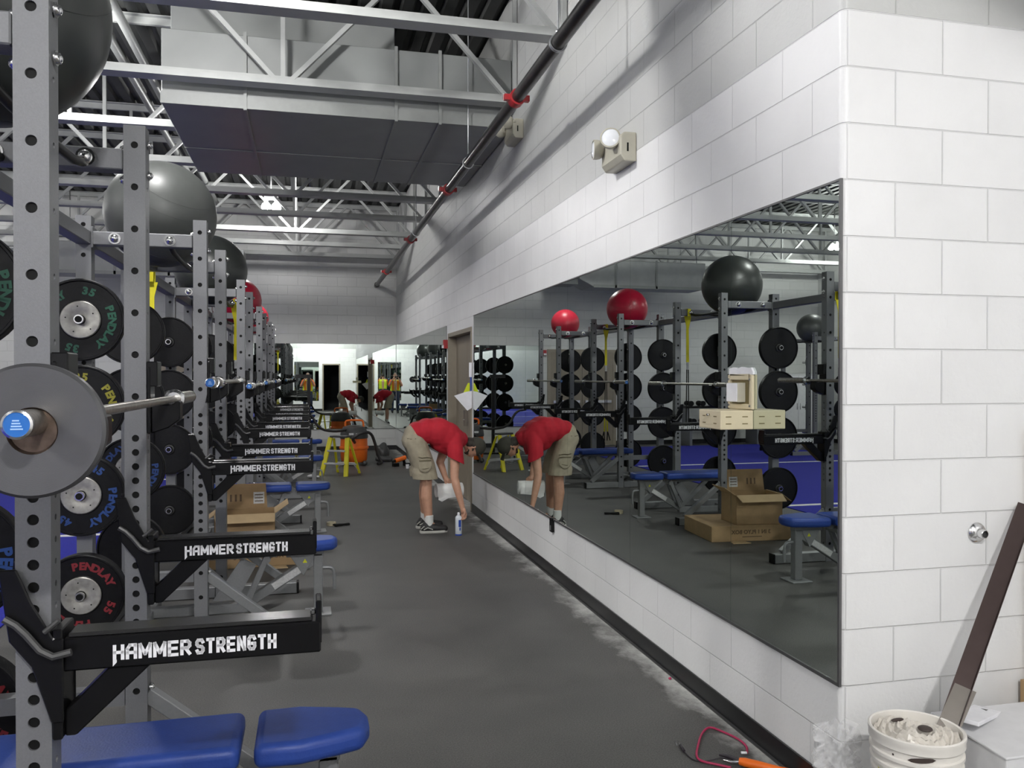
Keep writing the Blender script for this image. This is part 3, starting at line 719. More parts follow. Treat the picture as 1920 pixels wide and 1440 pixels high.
# ---------------------------------------------------------------- j hooks, bars, spotter arms
def make_hook(z):
    t = thing('bar_hook', 'x', 'bar hook', (0, 0, 0))
    mb = MB(); mb.box((.041, -.045, -.12), (.052, .045, .12), 'black'); mb.box((.038, -.042, .05), (.075, .042, .14), 'black'); mb.box((-.045, .0375, -.10), (.052, .046, .05), 'black'); mb.build('bracket', t, bev=.003, seg=1)
    mb = MB(); mb.prism([(.052, -.12), (.11, -.10), (.15, -.07), (.15, -.004), (.135, -.004), (.125, -.015), (.052, -.016)], -.035, .035, 'black'); mb.build('cup', t, bev=.004, seg=1)
    mb = MB(); mb.cyl((0, .046, .02), (0, .075, .02), .014, 'chrome', 12); mb.build('pin', t)
    return t
hook0 = make_hook(0); BARZ = [1.486, 1.54, 1.49, 1.50, 1.50]
h_first = True
for i, yc in enumerate(RYC):
    for s in (-1, 1):
        o = hook0 if h_first else dup(hook0); h_first = False
        o.location = (-.60, yc+s*RW, BARZ[i]+.0); o['label'] = f'black bar hook on the {"near" if s < 0 else "far"} front upright of the {ORD[i]} rack'; o['group'] = 'bar hooks'
def make_bar(cap=True):
    t = thing('barbell', 'x', 'barbell')
    mb = MB(); mb.cyl((0, -.66, 0), (0, .66, 0), .0142, 'barsteel', 16)
    mb.build('shaft', t)
    for s in (-1, 1):
        mb = MB(); mb.cyl((0, s*.69, 0), (0, s*1.10, 0), .025, 'barsteel', 24); mb.build('sleeve', t)
        mb = MB(); mb.lathe([(.014, -.018), (.030, -.018), (.037, -.008), (.037, .014), (.026, .022), (.014, .022)], 'chrome', 24, Matrix.Translation((0, s*.68, 0)) @ Matrix.Rotation(PI/2*s, 4, 'X')); mb.build('collar', t)
        mb = MB(); mb.lathe([(.0262, 0), (.0262, .008), (.022, .010), (.020, .006)], 'chrome', 24, Matrix.Translation((0, s*1.093, 0)) @ Matrix.Rotation(-PI/2*s, 4, 'X')); e = mb.build('end_ring', t)
        mb = MB(); mb.cyl((0, s*1.096, 0), (0, s*1.101, 0), .0212, 'capblue', 24); ec = mb.build('end_cap', t); ec['label'] = 'blue end cap'
        for k in range(4):
            w = MB(); w.box((-.010+k*.001, s*1.101, -.009+k*.005), (.010-k*.002, s*1.1016, -.0065+k*.005), 'capprint'); w.build('cap_print', ec)
    return t
bar0 = make_bar(); bars = []
for i, yc in enumerate(RYC):
    o = bar0 if i == 0 else dup(bar0); bars.append(o)
    o.location = (-.497, yc+(.055 if i == 0 else .04), BARZ[i]); o['label'] = f'barbell on the hooks of the {ORD[i]} rack{", steel disc on its end" if i == 0 else ""}'; o['group'] = 'barbells on the racks'
# steel disc on the near sleeve of bar 1
t = thing('steel_plate', 'brushed grey steel disc on the near end of the nearest barbell', 'weight plate', (-.497, 1.715, 1.470))
mb = MB(); TT = Matrix.Rotation(PI/2, 4, 'X'); Rd = .126
mb.lathe([(.044, .012), (Rd-.006, .016), (Rd, .010), (Rd, -.010), (Rd-.006, -.016), (.044, -.012)], 'disc', 64, TT); mb.build('disc', t)
mb = MB(); mb.lathe([(.040, -.016), (.040, .004), (.044, .013)], 'rusty', 36, TT); mb.lathe([(.009, .004), (.041, .004)], 'rusty', 36, TT); mb.build('bore', t)

# spring clips hanging on bar 2 and 3
for i in (1, 2):
    y0 = RYC[i]-.9; tt = thing('spring_clip', f'spring collar clip hanging on the near sleeve of the {ORD[i]} barbell', 'clip', (-.497, y0, BARZ[i]), 0, 'spring clips')
    mb = MB(); pts = [(.029*math.cos(a), .006*a-.04, .029*math.sin(a)) for a in [k*PI/8 for k in range(0, 34)]]; mb.tube(pts, .0028, 'chrome', 6)
    mb.build('coil', tt)
    for dx in (-.03, .03):
        mb = MB(); mb.tube([(dx*.9, 0, -.01), (dx, 0, -.06), (dx*1.3, 0, -.11)], .004, 'black', 6); mb.build('handle', tt)

GLY = {'H': [[(0, 0), (0, 1)], [(1, 0), (1, 1)], [(0, .5), (1, .5)]], 'A': [[(0, 0), (0, .7), (.3, 1), (1, 1), (1, 0)], [(0, .42), (1, .42)]],
       'M': [[(0, 0), (0, 1), (.5, .25), (1, 1), (1, 0)]], 'E': [[(1, 0), (0, 0), (0, 1), (1, 1)], [(0, .5), (.9, .5)]],
       'R': [[(0, 0), (0, 1), (.75, 1), (1, .85), (1, .62), (.75, .46), (0, .46)], [(.45, .46), (1, 0)]],
       'S': [[(1, .82), (.8, 1), (.2, 1), (0, .84), (0, .66), (.2, .53), (.8, .47), (1, .34), (1, .16), (.8, 0), (.2, 0), (0, .18)]],
       'T': [[(0, 1), (1, 1)], [(.5, 1), (.5, 0)]], 'N': [[(0, 0), (0, 1), (1, 0), (1, 1)]],
       'G': [[(1, .8), (.8, 1), (.25, 1), (0, .8), (0, .2), (.25, 0), (.8, 0), (1, .2), (1, .44), (.55, .44)]]}
def letters_arm(mb, xc, yf, zc):
    """heavy narrow capitals built from thick strokes, the first one with a long leg"""
    H = .037; th = .0037; z0 = zc-H/2
    def word(w, x, width):
        ws = [1.25 if c == 'M' else 1.0 for c in w]; gap = 2*th+.0028; u = (width-gap*len(w))/sum(ws)
        x += th
        for c, k in zip(w, ws):
            for line in GLY[c]:
                P_ = [Vector((x+p[0]*u*k, z0+th+p[1]*(H-2*th))) for p in line]
                for a, b in zip(P_[:-1], P_[1:]):
                    d = (b-a).normalized(); n = Vector((-d.y, d.x))*th; e = d*th*.75
                    mb.prism([tuple(a-e-n), tuple(b+e-n), tuple(b+e+n), tuple(a-e+n)], yf-.0006, yf, 'white')
            x += u*k+gap
    word('HAMMER', xc-.180, .172); word('STRENGTH', xc-.002, .186)
    mb.prism([(xc-.180, z0+.002), (xc-.1716, z0+.002), (xc-.1716, z0-.004), (xc-.180, z0-.013)], yf-.0006, yf, 'white')
def make_arm():
    """spotter arm; local origin on the upright axis, arm underside at z=0"""
    t = thing('spotter_arm', 'x', 'spotter arm')
    mb = MB()
    for (ya, yb) in ((-.054, -.045), (.045, .054)):
        mb.prism([(-.066, .24), (-.03, .24), (.0, .165), (.045, .08), (.065, .08), (.065, -.11), (.04, -.11), (.0, .02), (-.045, .08)], ya, yb, 'black')
    mb.box((.041, -.05, -.15), (.062, .05, .10), 'black'); mb.build('bracket', t, bev=.003, seg=1)
    mb = MB(); mb.box((.06, -.04, 0), (.63, .04, .075), 'black'); mb.build('arm_beam', t, bev=.004, seg=1)
    mb = MB(); mb.box((.07, -.037, .0755), (.61, .037, .086), 'uhmw'); w = mb.build('wear_strip', t, bev=.003, seg=1)
    mb = MB(); mb.box((.618, -.038, .02), (.632, .038, .125), 'black'); mb.box((.605, -.02, .0862), (.618, .0, .10), 'chrome'); mb.build('end_stop', t, bev=.003, seg=1)
    mb = MB(); mb.prism([(.062, -.15), (.085, -.15), (.245, 0), (.155, 0), (.085, -.07), (.062, -.09)], -.03, .03, 'black'); mb.build('brace', t, bev=.003, seg=1)
    mb = MB(); mb.tube([(-.05, -.066, .135), (-.02, -.066, .115), (.035, -.066, .042), (.085, -.066, .052)], .0085, 'dgrey', 8, smooth_path=1); mb.tube([(.03, -.066, .10), (.06, -.066, .125)], .006, 'dgrey', 8); mb.build('lock_lever', t)
    mb = MB(); letters_arm(mb, .345, -.0408, .036); mb.build('lettering', t)
    return t
arm0 = make_arm(); k = 0
for i, yc in enumerate(RYC):
    for s in (-1, 1):
        o = arm0 if k == 0 else dup(arm0); k += 1
        o.location = (-.60, yc+s*RW, (.902 if i == 0 else 1.003)); o['label'] = f'black spotter arm with white lettering on the {"near" if s < 0 else "far"} upright of the {ORD[i]} rack'; o['group'] = 'black spotter arms'

# ---------------------------------------------------------------- benches
def pad_mesh(poly, z0, z1, name, par, m='vinyl', bev=.026):
    mb = MB(); mb.prism(poly, z0, z1, m, 'z'); o = mb.build(name, par, bev=bev, seg=5)
    return o
def make_bench():
    t = thing('weight_bench', 'x', 'bench')
    pad_mesh([(-.15, -.145), (-.02, -.15), (.10, -.115), (.17, -.09), (.19, -.03), (.19, .03), (.17, .09), (.10, .115), (-.02, .15), (-.15, .145)], .428, .500, 'seat_pad', t)
    pad_mesh([(-1.02, -.14), (-.19, -.145), (-.19, .145), (-1.02, .14)], .428, .500, 'back_pad', t)
    mb = MB(); mb.box((-.14, -.035, .385), (.10, .035, .428), 'steel_l'); mb.box((-.96, -.03, .39), (-.20, .03, .428), 'steel_l'); mb.build('pad_rail', t, bev=.003, seg=1)
    mb = MB(); mb.box((.035, -.035, .012), (.095, .035, .40), 'steel_l'); mb.build('front_post', t, bev=.004, seg=1)
    mb = MB(); mb.box((-.02, -.09, 0), (.15, .09, .012), 'steel_l'); mb.build('foot_plate', t, bev=.003, seg=1)
    mb = MB(); mb.tube([(.09, 0, .30), (.15, 0, .30), (.17, 0, .27), (.17, 0, .15)], .0125, 'steel_l', 10, smooth_path=2); mb.build('carry_handle', t)
    def strut(a, b, w, nm, m='steel_l', y=0):
        a = Vector(a); b = Vector(b); q = MB(); T = frame((a+b)/2, b-a, (0, 1, 0)); L = (b-a).length; q.box((-L/2, -w, -w), (L/2, w, w), m, T); return q.build(nm, t, bev=.003, seg=1), T
    sp_, T = strut((.04, 0, .36), (-.40, 0, .085), .03, 'spine')
    l = MB(); l.box((-.16, -.0316, -.022), (.05, -.0305, .022), 'label', T); l.box((-.185, -.0316, -.022), (-.16, -.0305, .022), 'redlabel', T); l.build('warning_label', sp_)
    q = MB(); q.prism([(-.03, .26), (.035, .37), (.035, .40), (-.12, .40)], -.036, .036, 'steel_l'); pg = q.build('gusset', t, bev=.002, seg=1)
    l = MB(); l.prism([(-.035, .345), (-.005, .345), (-.02, .372)], -.0372, -.0362, 'yellowlabel'); l.build('warning_sticker', pg)
    q = MB(); q.box((-.98, -.035, .04), (-.38, .035, .10), 'steel_l'); q.build('base_tube', t, bev=.004, seg=1)
    q = MB(); q.box((-1.02, -.26, .03), (-.95, .26, .09), 'steel_l'); rf = q.build('rear_foot', t, bev=.004, seg=1)
    for s in (-1, 1):
        q = MB(); q.cyl((-1.03, s*.20, .035), (-1.03, s*.235, .035), .034, 'black', 20); q.build('wheel', t)
        strut((-.38, s*.05, .11), (-.26, s*.05, .40), .018, 'back_support')
    strut((-.40, 0, .10), (-.72, 0, .40), .022, 'adjuster_leg')
    q = MB(); q.prism([(-.60, .12), (-.45, .12), (-.33, .34), (-.42, .39)], -.012, .012, 'steel_l'); q.build('ladder_plate', t)
    q = MB(); q.cyl((-.26, -.075, .385), (-.26, .075, .385), .024, 'steel_l', 16); q.build('pivot', t)
    return t
b0 = make_bench()
for i, yc in enumerate(RYC):
    o = b0 if i == 0 else dup(b0); o.location = ((-.005, -.0, .03, .02, .05)[i], yc+(-.03 if i == 0 else 0), 0); o.rotation_euler = (0, 0, (0, 0, .03, -.05, .02)[i])
    o['label'] = f'blue padded bench with grey frame inside the {ORD[i]} rack'; o['group'] = 'blue benches in the racks'

# ---------------------------------------------------------------- exercise balls
def ball(x, y, z, r, m, label):
    mb = MB(); mb.sphere((0, 0, 0), r, m, 56, 36, (1, 1, .985)); t = thing('exercise_ball', label, 'exercise ball', (x, y, z), 0, 'exercise balls on top of the racks')
    mb.build('ball_skin', t)
    g = MB()
    for k in (-3, -2, 2, 3):
        zz = k*.07*r/.33; rr = math.sqrt(max(0, r*r-zz*zz))+.0006; g.lathe([(rr, zz-.001), (rr+.0006, zz), (rr, zz+.001)], m, 56)
    g.build('moulded_rings', t)
    mb = MB(); mb.cyl((0, -r-.002, 0), (0, -r+.01, 0), .012, m, 14); mb.build('valve_plug', t)
    t.rotation_euler = (.5, .5, 0)
    return t
ball(-.90, 2.62, 2.625, .345, 'ballblack', 'big black exercise ball on the nearest rack, cut off by the picture corner')
ball(-.90, 5.63, 2.60, .335, 'ballgrey', 'shiny charcoal exercise ball on top of the second rack')
ball(-.90, 8.42, 2.60, .335, 'ballblack', 'black exercise ball on top of the third rack')
ball(-.90, 11.55, 2.585, .305, 'ballred', 'dark red exercise ball on top of the fourth rack')
ball(-.90, 14.6, 2.56, .262, 'ballpink', 'light red exercise ball on top of the farthest rack')
ball(-6.45, 15.2, 2.585, .30, 'ballgrey', 'grey exercise ball on a rack across the turf, seen in the mirror')

# ---------------------------------------------------------------- yellow straps
def strap(x, y, label, zt=2.39, low=False):
    t = thing('suspension_strap', label, 'strap', (x, y, 0), 0, 'yellow suspension straps')
    mb = MB(); mb.box((-.02, -.042, zt), (.02, .042, zt+.003), 'strap'); mb.box((-.02, -.045, zt-.09), (.02, -.042, zt+.003), 'strap'); mb.box((-.02, .042, zt-.09), (.02, .045, zt+.003), 'strap'); mb.build('anchor_loop', t)
    mb = MB(); mb.prism([(-.045, zt-.09), (.045, zt-.09), (.02, zt-.2), (.019, 1.75), (-.019, 1.75), (-.014, zt-.24)], -.006, .0, 'strap'); mb.build('yellow_webbing', t)
    mb = MB(); mb.box((-.014, -.008, 1.66), (.014, .002, 1.75), 'alu'); mb.build('buckle', t)
    for s in (-1, 1):
        mb = MB(); mb.prism([(s*.004, 1.66), (s*.016, 1.66), (s*.024, .95), (s*.012, .95)], -.004, 0, 'blackm'); mb.build('black_webbing', t)
        if not low: continue
        mb = MB(); mb.prism([(s*.006, .95), (s*.030, .95), (s*.036, .72), (s*.012, .72)], -.005, 0, 'strap'); mb.build('lower_webbing', t)
        mb = MB(); mb.tube([(s*.03, 0, .72), (s*.07, 0, .58), (s*.02, 0, .58), (s*.03, 0, .72)], .008, 'blackm', 6); mb.build('handle', t)
strap(-1.165, 6.85, 'yellow suspension strap on the beam joining second and third rack')
strap(-.74, 8.63+RW, 'yellow suspension strap on the far top beam of the third rack')
strap(-.80, 11.61+RW, 'yellow suspension strap on the far top beam of the fourth rack', low=True)

# ---------------------------------------------------------------- cardboard boxes
t = thing('flat_carton', 'flat brown carton with printed side lying under the open box', 'cardboard box', (-.45, 7.46, 0), math.radians(4))
mb = MB(); mb.box((-.43, -.345, 0), (.43, .345, .15), 'card'); mb.build('carton_body', t, bev=.004, seg=1)
mb = MB(); add_text(mb, '3 IN 1 PLYO BOX', frame((.03, -.3458, .088), (1, 0, 0), (0, 0, 1)), .052, 'cardprint', .0015, 1.0); mb.box((-.08, -.3462, .04), (.12, -.3456, .048), 'cardprint'); mb.build('printing', t)
t = thing('open_carton', 'open brown cardboard box with raised flaps standing on the flat carton', 'cardboard box', (-.515, 7.32, .151), math.radians(3))
mb = MB(); w, d, h = .24, .165, .285
for a, b in [((-w, -d, 0), (w, -d+.006, h)), ((-w, d-.006, 0), (w, d, h)), ((-w, -d, 0), (-w+.006, d, h)), ((w-.006, -d, 0), (w, d, h)), ((-w, -d, 0), (w, d, .006))]: mb.box(a, b, 'card')
mb.build('box_body', t)
def flap(name, hinge, along, out, L1, wid, m='cardl'):
    h_ = Vector(hinge); a = Vector(along).normalized(); o_ = Vector(out).normalized(); nrm = a.cross(o_)*.005
    q = MB(); pts = [h_-a*wid/2, h_+a*wid/2, h_+a*(wid/2-.012)+o_*L1, h_-a*(wid/2-.012)+o_*L1]
    q.add(pts+[p_+nrm for p_ in pts], [(0, 1, 2, 3), (7, 6, 5, 4), (0, 1, 5, 4), (1, 2, 6, 5), (2, 3, 7, 6), (3, 0, 4, 7)], m); return q.build(name, t)
flap('front_flap', (0, -d, h), (1, 0, 0), (0.05, -.9, -.38), .13, .48)
fb = flap('back_flap', (-.02, d, h), (1, 0, 0), (0, .12, 1), .21, .40, 'card')
flap('side_flap', (w, 0, h), (0, 1, 0), (.8, 0, .55), .13, .31)
flap('side_flap', (-w, 0, h), (0, 1, 0), (-.7, 0, -.5), .13, .31)
q = MB(); q.box((.03, d+.004, h+.03), (.15, d+.010, h+.16), 'label'); 
T = frame((.11, d+.0062, h+.085), (1, 0, 0), (0, .12, 1)); q = MB(); q.box((-.045, -.05, 0), (.045, .05, .002), 'label', T); lb = q.build('shipping_label', t)
q = MB()
for dz in (-.03, 0, .03): q.box((-.035, dz*.9-.004, .002), (.035, dz*.9+.004, .0026), 'cardprint', T)
q.build('label_print', lb)
q = MB(); T = frame((-.08, d+.0062, h+.09), (1, 0, 0), (0, .12, 1)); 
for dx in (-.04, 0, .04): q.box((dx-.008, -.03, 0), (dx+.008, .03, .002), 'cardprint', T)
q.build('printed_marks', t)
mb = MB(); mb.prism([(0, 0), (.18, .01), (.16, .10), (.02, .08)], 0, .006, 'cardl', 'z'); o = mb.build('cardboard_scrap'); o.location = (-.34, 7.02, .0); tag(o, 'small torn cardboard scrap on the floor before the flat carton', 'cardboard scrap')

# ---------------------------------------------------------------- emergency lights, strobes, wall items
def emergency(loc, label, lamps):
    """mounted on the wall x=WX, local -x faces the room, y along the wall"""
    t = thing('emergency_light', label, 'emergency light', loc, 0, 'emergency lights on the block wall')
    mb = MB(); mb.prism([(0, -.085), (0, .085), (-.075, .085), (-.10, .06), (-.10, -.05), (-.075, -.085)], -.16, .16, 'beige'); mb.build('housing', t, bev=.008, seg=2)
    for (y, yaw, pitch) in lamps:
        T = Matrix.Translation((-.135, y, .055)) @ Matrix.Rotation(yaw, 4, 'Z') @ Matrix.Rotation(pitch, 4, 'X') @ Matrix.Rotation(PI/2, 4, 'X')
        q = MB(); q.lathe([(.0, -.055), (.03, -.05), (.055, -.025), (.06, 0), (.06, .022), (.052, .024)], 'beige', 24, T); q.lathe([(.012, -.075), (.012, -.05)], 'beige', 12, T); h_ = q.build('lamp_head', t)
        q = MB(); q.lathe([(.053, .020), (.035, .028), (0, .032)], 'lens', 24, T); q.build('lens', h_)
    q = MB(); q.box((-.06, -.162, -.03), (-.05, -.160, .02), 'blackm'); q.build('charge_window', t)
    return t
emergency((WX, 4.68, 2.915), 'beige twin-head emergency light on the wall above the mirror', [(-.09, -.45, -.1), (.15, -1.75, 0)])
emergency((WX, 7.28, 3.78), 'beige emergency light high up, half behind the sprinkler pipe', [(-.12, -2.2, 0), (.14, -2.8, 0)])
def strobe(loc, rz, label):
    t = thing('fire_strobe', label, 'fire alarm', loc, rz, 'red fire alarm strobes')
    mb = MB(); mb.box((-.04, 0, -.06), (.04, .06, .06), 'redpaint'); mb.build('housing', t, bev=.004, seg=1)
    mb = MB(); mb.box((-.03, .06, -.055), (.03, .08, -.015), 'lens'); mb.build('lens', t)
strobe((WX, 11.23, 2.02), PI/2, 'red fire alarm strobe beside the tan side door')
strobe((-1.48, FY, 2.12), PI, 'red fire alarm strobe between far mirror and double door')
# cream electrical box hanging out of the mirror cut-out
t = thing('electrical_box', 'cream electrical frame with white device set in the mirror cut-out', 'electrical box', (WX-.006, 3.295, 1.505))
mb = MB()
for a, b in [((-.014, -.105, -.075), (0, -.082, .075)), ((-.014, .082, -.075), (0, .105, .075)), ((-.014, -.082, .052), (0, .082, .075)), ((-.014, -.082, -.075), (0, .082, -.052))]: mb.box(a, b, 'cream')
mb.build('frame', t, bev=.003, seg=1)
mb = MB(); mb.box((-.004, -.082, -.052), (-.001, .082, .052), 'creamd'); mb.build('recess', t)
mb = MB(); mb.box((-.042, -.035, -.045), (-.004, .062, .040), 'beige'); mb.box((-.045, -.033, -.043), (-.0415, .060, .038), 'paper'); mb.build('white_device', t, bev=.004, seg=1)
for (y, z) in ((-.06, .055), (.06, .055), (-.06, -.06), (.06, -.06)):
    q = MB(); q.cyl((-.014, y*1.5, z), (-.018, y*1.5, z), .005, 'chrome', 8); q.build('screw', t)
t = thing('torn_paper_patch', 'white torn paper patch above the cream electrical frame', 'paper', (WX-.006, 3.295, 1.581))
mb = MB(); mb.prism([(-.105, 0), (.10, 0), (.10, .028), (.06, .032), (.03, .026), (-.01, .034), (-.05, .028), (-.09, .03), (-.105, .012)], -.010, 0, 'paper', 'x'); mb.build('patch', t)
t = thing('slotted_cover', 'cream slotted metal cover sticking out from the mirror under the frame', 'electrical box', (WX-.006, 3.20, 1.345))
mb = MB(); mb.box((-.155, 0, 0), (0, .20, .082), 'cream'); mb.build('cover', t, bev=.004, seg=2)
for z in (.025, .055):
    for x in (-.118, -.04): q = MB(); q.box((x-.013, -.0012, z-.0022), (x+.013, .004, z+.0022), 'creamd'); q.build('slot', t)
    for y in (.05, .15): q = MB(); q.box((-.1562, y-.013, z-.0022), (-.15, y+.013, z+.0022), 'creamd'); q.build('slot', t)
q = MB(); q.cyl((-.156, .10, .062), (-.168, .10, .060), .005, 'chrome', 10); q.build('screw', t)
# small black clip below the mirror, chrome knob on pier
t = thing('mirror_clip', 'small dark clip stuck under the mirror edge near the bending person', 'clip', (WX-.012, 6.20, .39)); mb = MB(); mb.box((-.012, -.03, -.03), (.012, .03, .075), 'blackm'); mb.box((-.013, -.015, -.02), (-.012, .015, .02), 'galv'); mb.build('clip_body', t, bev=.002, seg=1)
t = thing('door_stop', 'round chrome wall stop on the white block pier', 'door stop', (2.444, RY, .985))
TT = Matrix.Rotation(PI/2, 4, 'X'); mb = MB(); mb.lathe([(.0, .002), (.038, .002), (.038, .006), (.030, .016), (.018, .020), (.016, .042), (.013, .044)], 'chrome', 32, TT); mb.build('base_ring', t)
mb = MB(); mb.lathe([(.013, .044), (.012, .034), (0, .034)], 'dgrey', 20, TT); mb.build('socket', t)

# ---------------------------------------------------------------- pail with plastic, strip, cartons
PX, PY = 1.885, 2.245
t = thing('paint_pail', 'stained white plastic pail beside the white pier', 'bucket', (PX, PY, 0))
mb = MB(); mb.lathe([(0, .002), (.114, .002), (.118, .01), (.126, .31), (.134, .315), (.134, .325), (.128, .328), (.129, .345), (.137, .349), (.137, .358), (.130, .361), (.131, .376), (.139, .380), (.139, .390), (.132, .393), (.133, .412), (.141, .417), (.141, .434), (.143, .440), (.143, .450), (.138, .453), (.133, .450), (.132, .43), (.112, .02), (0, .02)], 'pail', 56); mb.build('pail_body', t)
def stain(ang, z, w, h, m='stain', rr=.1535, skew=0):
    mb = MB(); n = 8; vv = []
    for k in range(n+1):
        a = ang+(k/n-.5)*w; hh = h*(1-(2*k/n-1)**2)**.5; zz = z+skew*(k/n-.5)
        vv += [(rr*math.cos(a), rr*math.sin(a), zz-hh/2), (rr*math.cos(a), rr*math.sin(a), zz+hh/2)]
    mb.add(vv, [(2*k, 2*k+2, 2*k+3, 2*k+1) for k in range(n)], m); return mb
cda = math.atan2(-PY, -PX)   # direction to the camera
stain(cda+.12, .402, .60, .016, skew=.010, rr=.1350).build('brown_stain', t); stain(cda+.10, .368, .14, .016, rr=.1330).build('brown_stain', t); stain(cda-.5, .40, .05, .007, rr=.1345).build('brown_stain', t)
mb = MB(); 
for k in range(10):
    a = cda-.92+k*.05; a2 = a+.05; mb.add([(.1265*math.cos(a), .1265*math.sin(a), .12), (.1265*math.cos(a2), .1265*math.sin(a2), .12), (.1355*math.cos(a2), .1355*math.sin(a2), .332-.010*k), (.1355*math.cos(a), .1355*math.sin(a), .342-.010*k)], [(0, 1, 2, 3)], 'yellowlabel')
mb.build('yellow_sticker', t)
# crumpled bag in the pail
t2 = thing('crumpled_bag', 'cloudy crumpled plastic bag filling the white pail', 'plastic bag', (PX, PY, .4))
mb = MB(); n = 26; vv = []; ff = []
for i in range(n+1):
    for k in range(n*2):
        r = .131*i/n; a = 2*PI*k/(n*2); z = .038+.012*math.cos(3*a+1)*i/n+.010*math.sin(17*a+i*.8)*(i/n)*.7+.035*(1-(i/n)**2)-.02+.006*math.sin(i*1.3)
        vv.append((r*math.cos(a), r*math.sin(a), z if i < n else .0))
for i in range(n):
    for k in range(n*2): ff.append((i*2*n+k, i*2*n+(k+1) % (2*n), (i+1)*2*n+(k+1) % (2*n), (i+1)*2*n+k))
mb.add(vv, ff, 'pailin', True); mb.build('bag_surface', t2)
mb = MB(); mb.sphere((-.005, -.045, .066), .022, 'stain', 16, 8, (1, 1, .35)); mb.build('dark_hole', t2)
mb = MB(); mb.sphere((-.03, .05, .058), .02, 'stain', 16, 8, (1.2, .3, .3)); mb.build('dark_slit', t2)
# bubble wrap beside it
t2 = thing('bubble_wrap', 'clear crinkled bubble wrap standing between pail and wall corner', 'plastic wrap', (1.775, 2.50, 0))
mb = MB(); vv = []; ff = []; nu, nv = 26, 30
for i in range(nv+1):
    for k in range(nu):
        a = 2*PI*k/nu; hgt = .37*i/nv; rad = .055+.015*math.sin(5*a+i*.9)+.012*math.sin(11*a-i*1.7)
        if i == nv: rad *= .5
        vv.append((rad*1.2*math.cos(a), rad*.8*math.sin(a), hgt+.012*math.sin(7*a)*(i/nv)))
for i in range(nv):
    for k in range(nu): ff.append((i*nu+k, i*nu+(k+1) % nu, (i+1)*nu+(k+1) % nu, (i+1)*nu+k))
mb.add(vv, ff, 'bag', True); mb.build('wrap', t2)
# slotted metal strip leaning out of the pail against the pier
a = Vector((1.90, 2.205, .30)); b = Vector((2.63, 2.555, 1.088)); d = (b-a); L = d.length
cdir = Vector((0, 0, CAMZ))-(a+b)/2
side = d.cross(cdir).normalized(); side = side
nrm = side.cross(d).normalized()
T = frame((a+b)/2, d, side)
t = thing('metal_strip', 'long dark slotted metal strip leaning from the pail against the pier', 'metal strip', (0, 0, 0))
mb = MB(); mb.box((-L/2, -.030, -.0015), (L/2, .030, .0015), 'bronze', T); mb.box((-L/2, .028, -.022), (L/2, .030, .0), 'bronze', T); mb.build('strip', t)
mb = MB(); sgn = 1
for k in range(9):
    x = -L/2+.30+k*.085
    for yy in (-.026, .022): mb.box((x, yy-.004, .0015), (x+.004, yy+.006, .0022), 'lens', T)
mb.build('edge_notches', t)
T2 = frame(a+d*.16+side*.0+nrm*.004, d+side*.06, side)
t = thing('metal_strip', 'short lighter metal strip standing in the pail in front of the long one', 'metal strip', (0, 0, 0))
mb = MB(); mb.box((-.13, -.030, .002), (.16, .034, .004), 'bronzel', T2); mb.box((-.13, -.032, .002), (.16, -.030, .02), 'bronzel', T2); mb.build('strip', t)
# white carton
t = thing('white_carton', 'white carton with blue emblem on the floor right of the pail', 'carton', (2.37, 2.30, 0))
mb = MB(); mb.box((-.25, -.17, 0), (.25, .14, .375), 'wbox'); mb.build('carton_body', t, bev=.005, seg=2)
mb = MB(); T = frame((-.02, .0, .385), (1, 0, 0), (0, 1, .05)); mb.box((-.235, -.175, -.004), (.25, .15, .004), 'wbox', T); mb.build('lid_flap', t, bev=.002, seg=1)
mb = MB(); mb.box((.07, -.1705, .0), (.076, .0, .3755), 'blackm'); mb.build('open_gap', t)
mb = MB(); mb.prism([(.03, .285), (.06, .275), (.055, .31), (.02, .325)], -.2515, -.2505, 'logo', 'x'); mb.prism([(-.135, .285), (-.105, .275), (-.10, .31), (-.14, .325)], -.1715, -.1705, 'logo', 'y'); mb.build('blue_emblem', t)
t = thing('foam_board', 'white foam offcut lying from the pail rim onto the white carton', 'foam board', (2.235, 2.37, .400), math.radians(38))
t.rotation_euler = (0, math.radians(9), math.radians(32)); mb = MB(); mb.box((-.15, -.045, 0), (.13, .045, .014), 'paper'); mb.build('board', t, bev=.002, seg=1)
mb = MB(); mb.prism([(.07, -.01), (.095, -.01), (.09, .012)], .0142, .0146, 'dgrey', 'z'); mb.build('black_mark', t)
t = thing('brown_carton', 'brown cardboard box behind the white carton at the picture edge', 'cardboard box', (2.69, 2.50, 0)); mb = MB(); mb.box((-.06, -.07, 0), (.06, .08, .42), 'card'); mb.build('carton_body', t)
t = thing('cardboard_sheet', 'tall tan cardboard sheet leaning at the end of the pier', 'cardboard', (2.71, 2.585, .42)); mb = MB(); mb.box((-.048, -.004, 0), (.045, .004, .95), 'cardl'); mb.build('sheet', t)

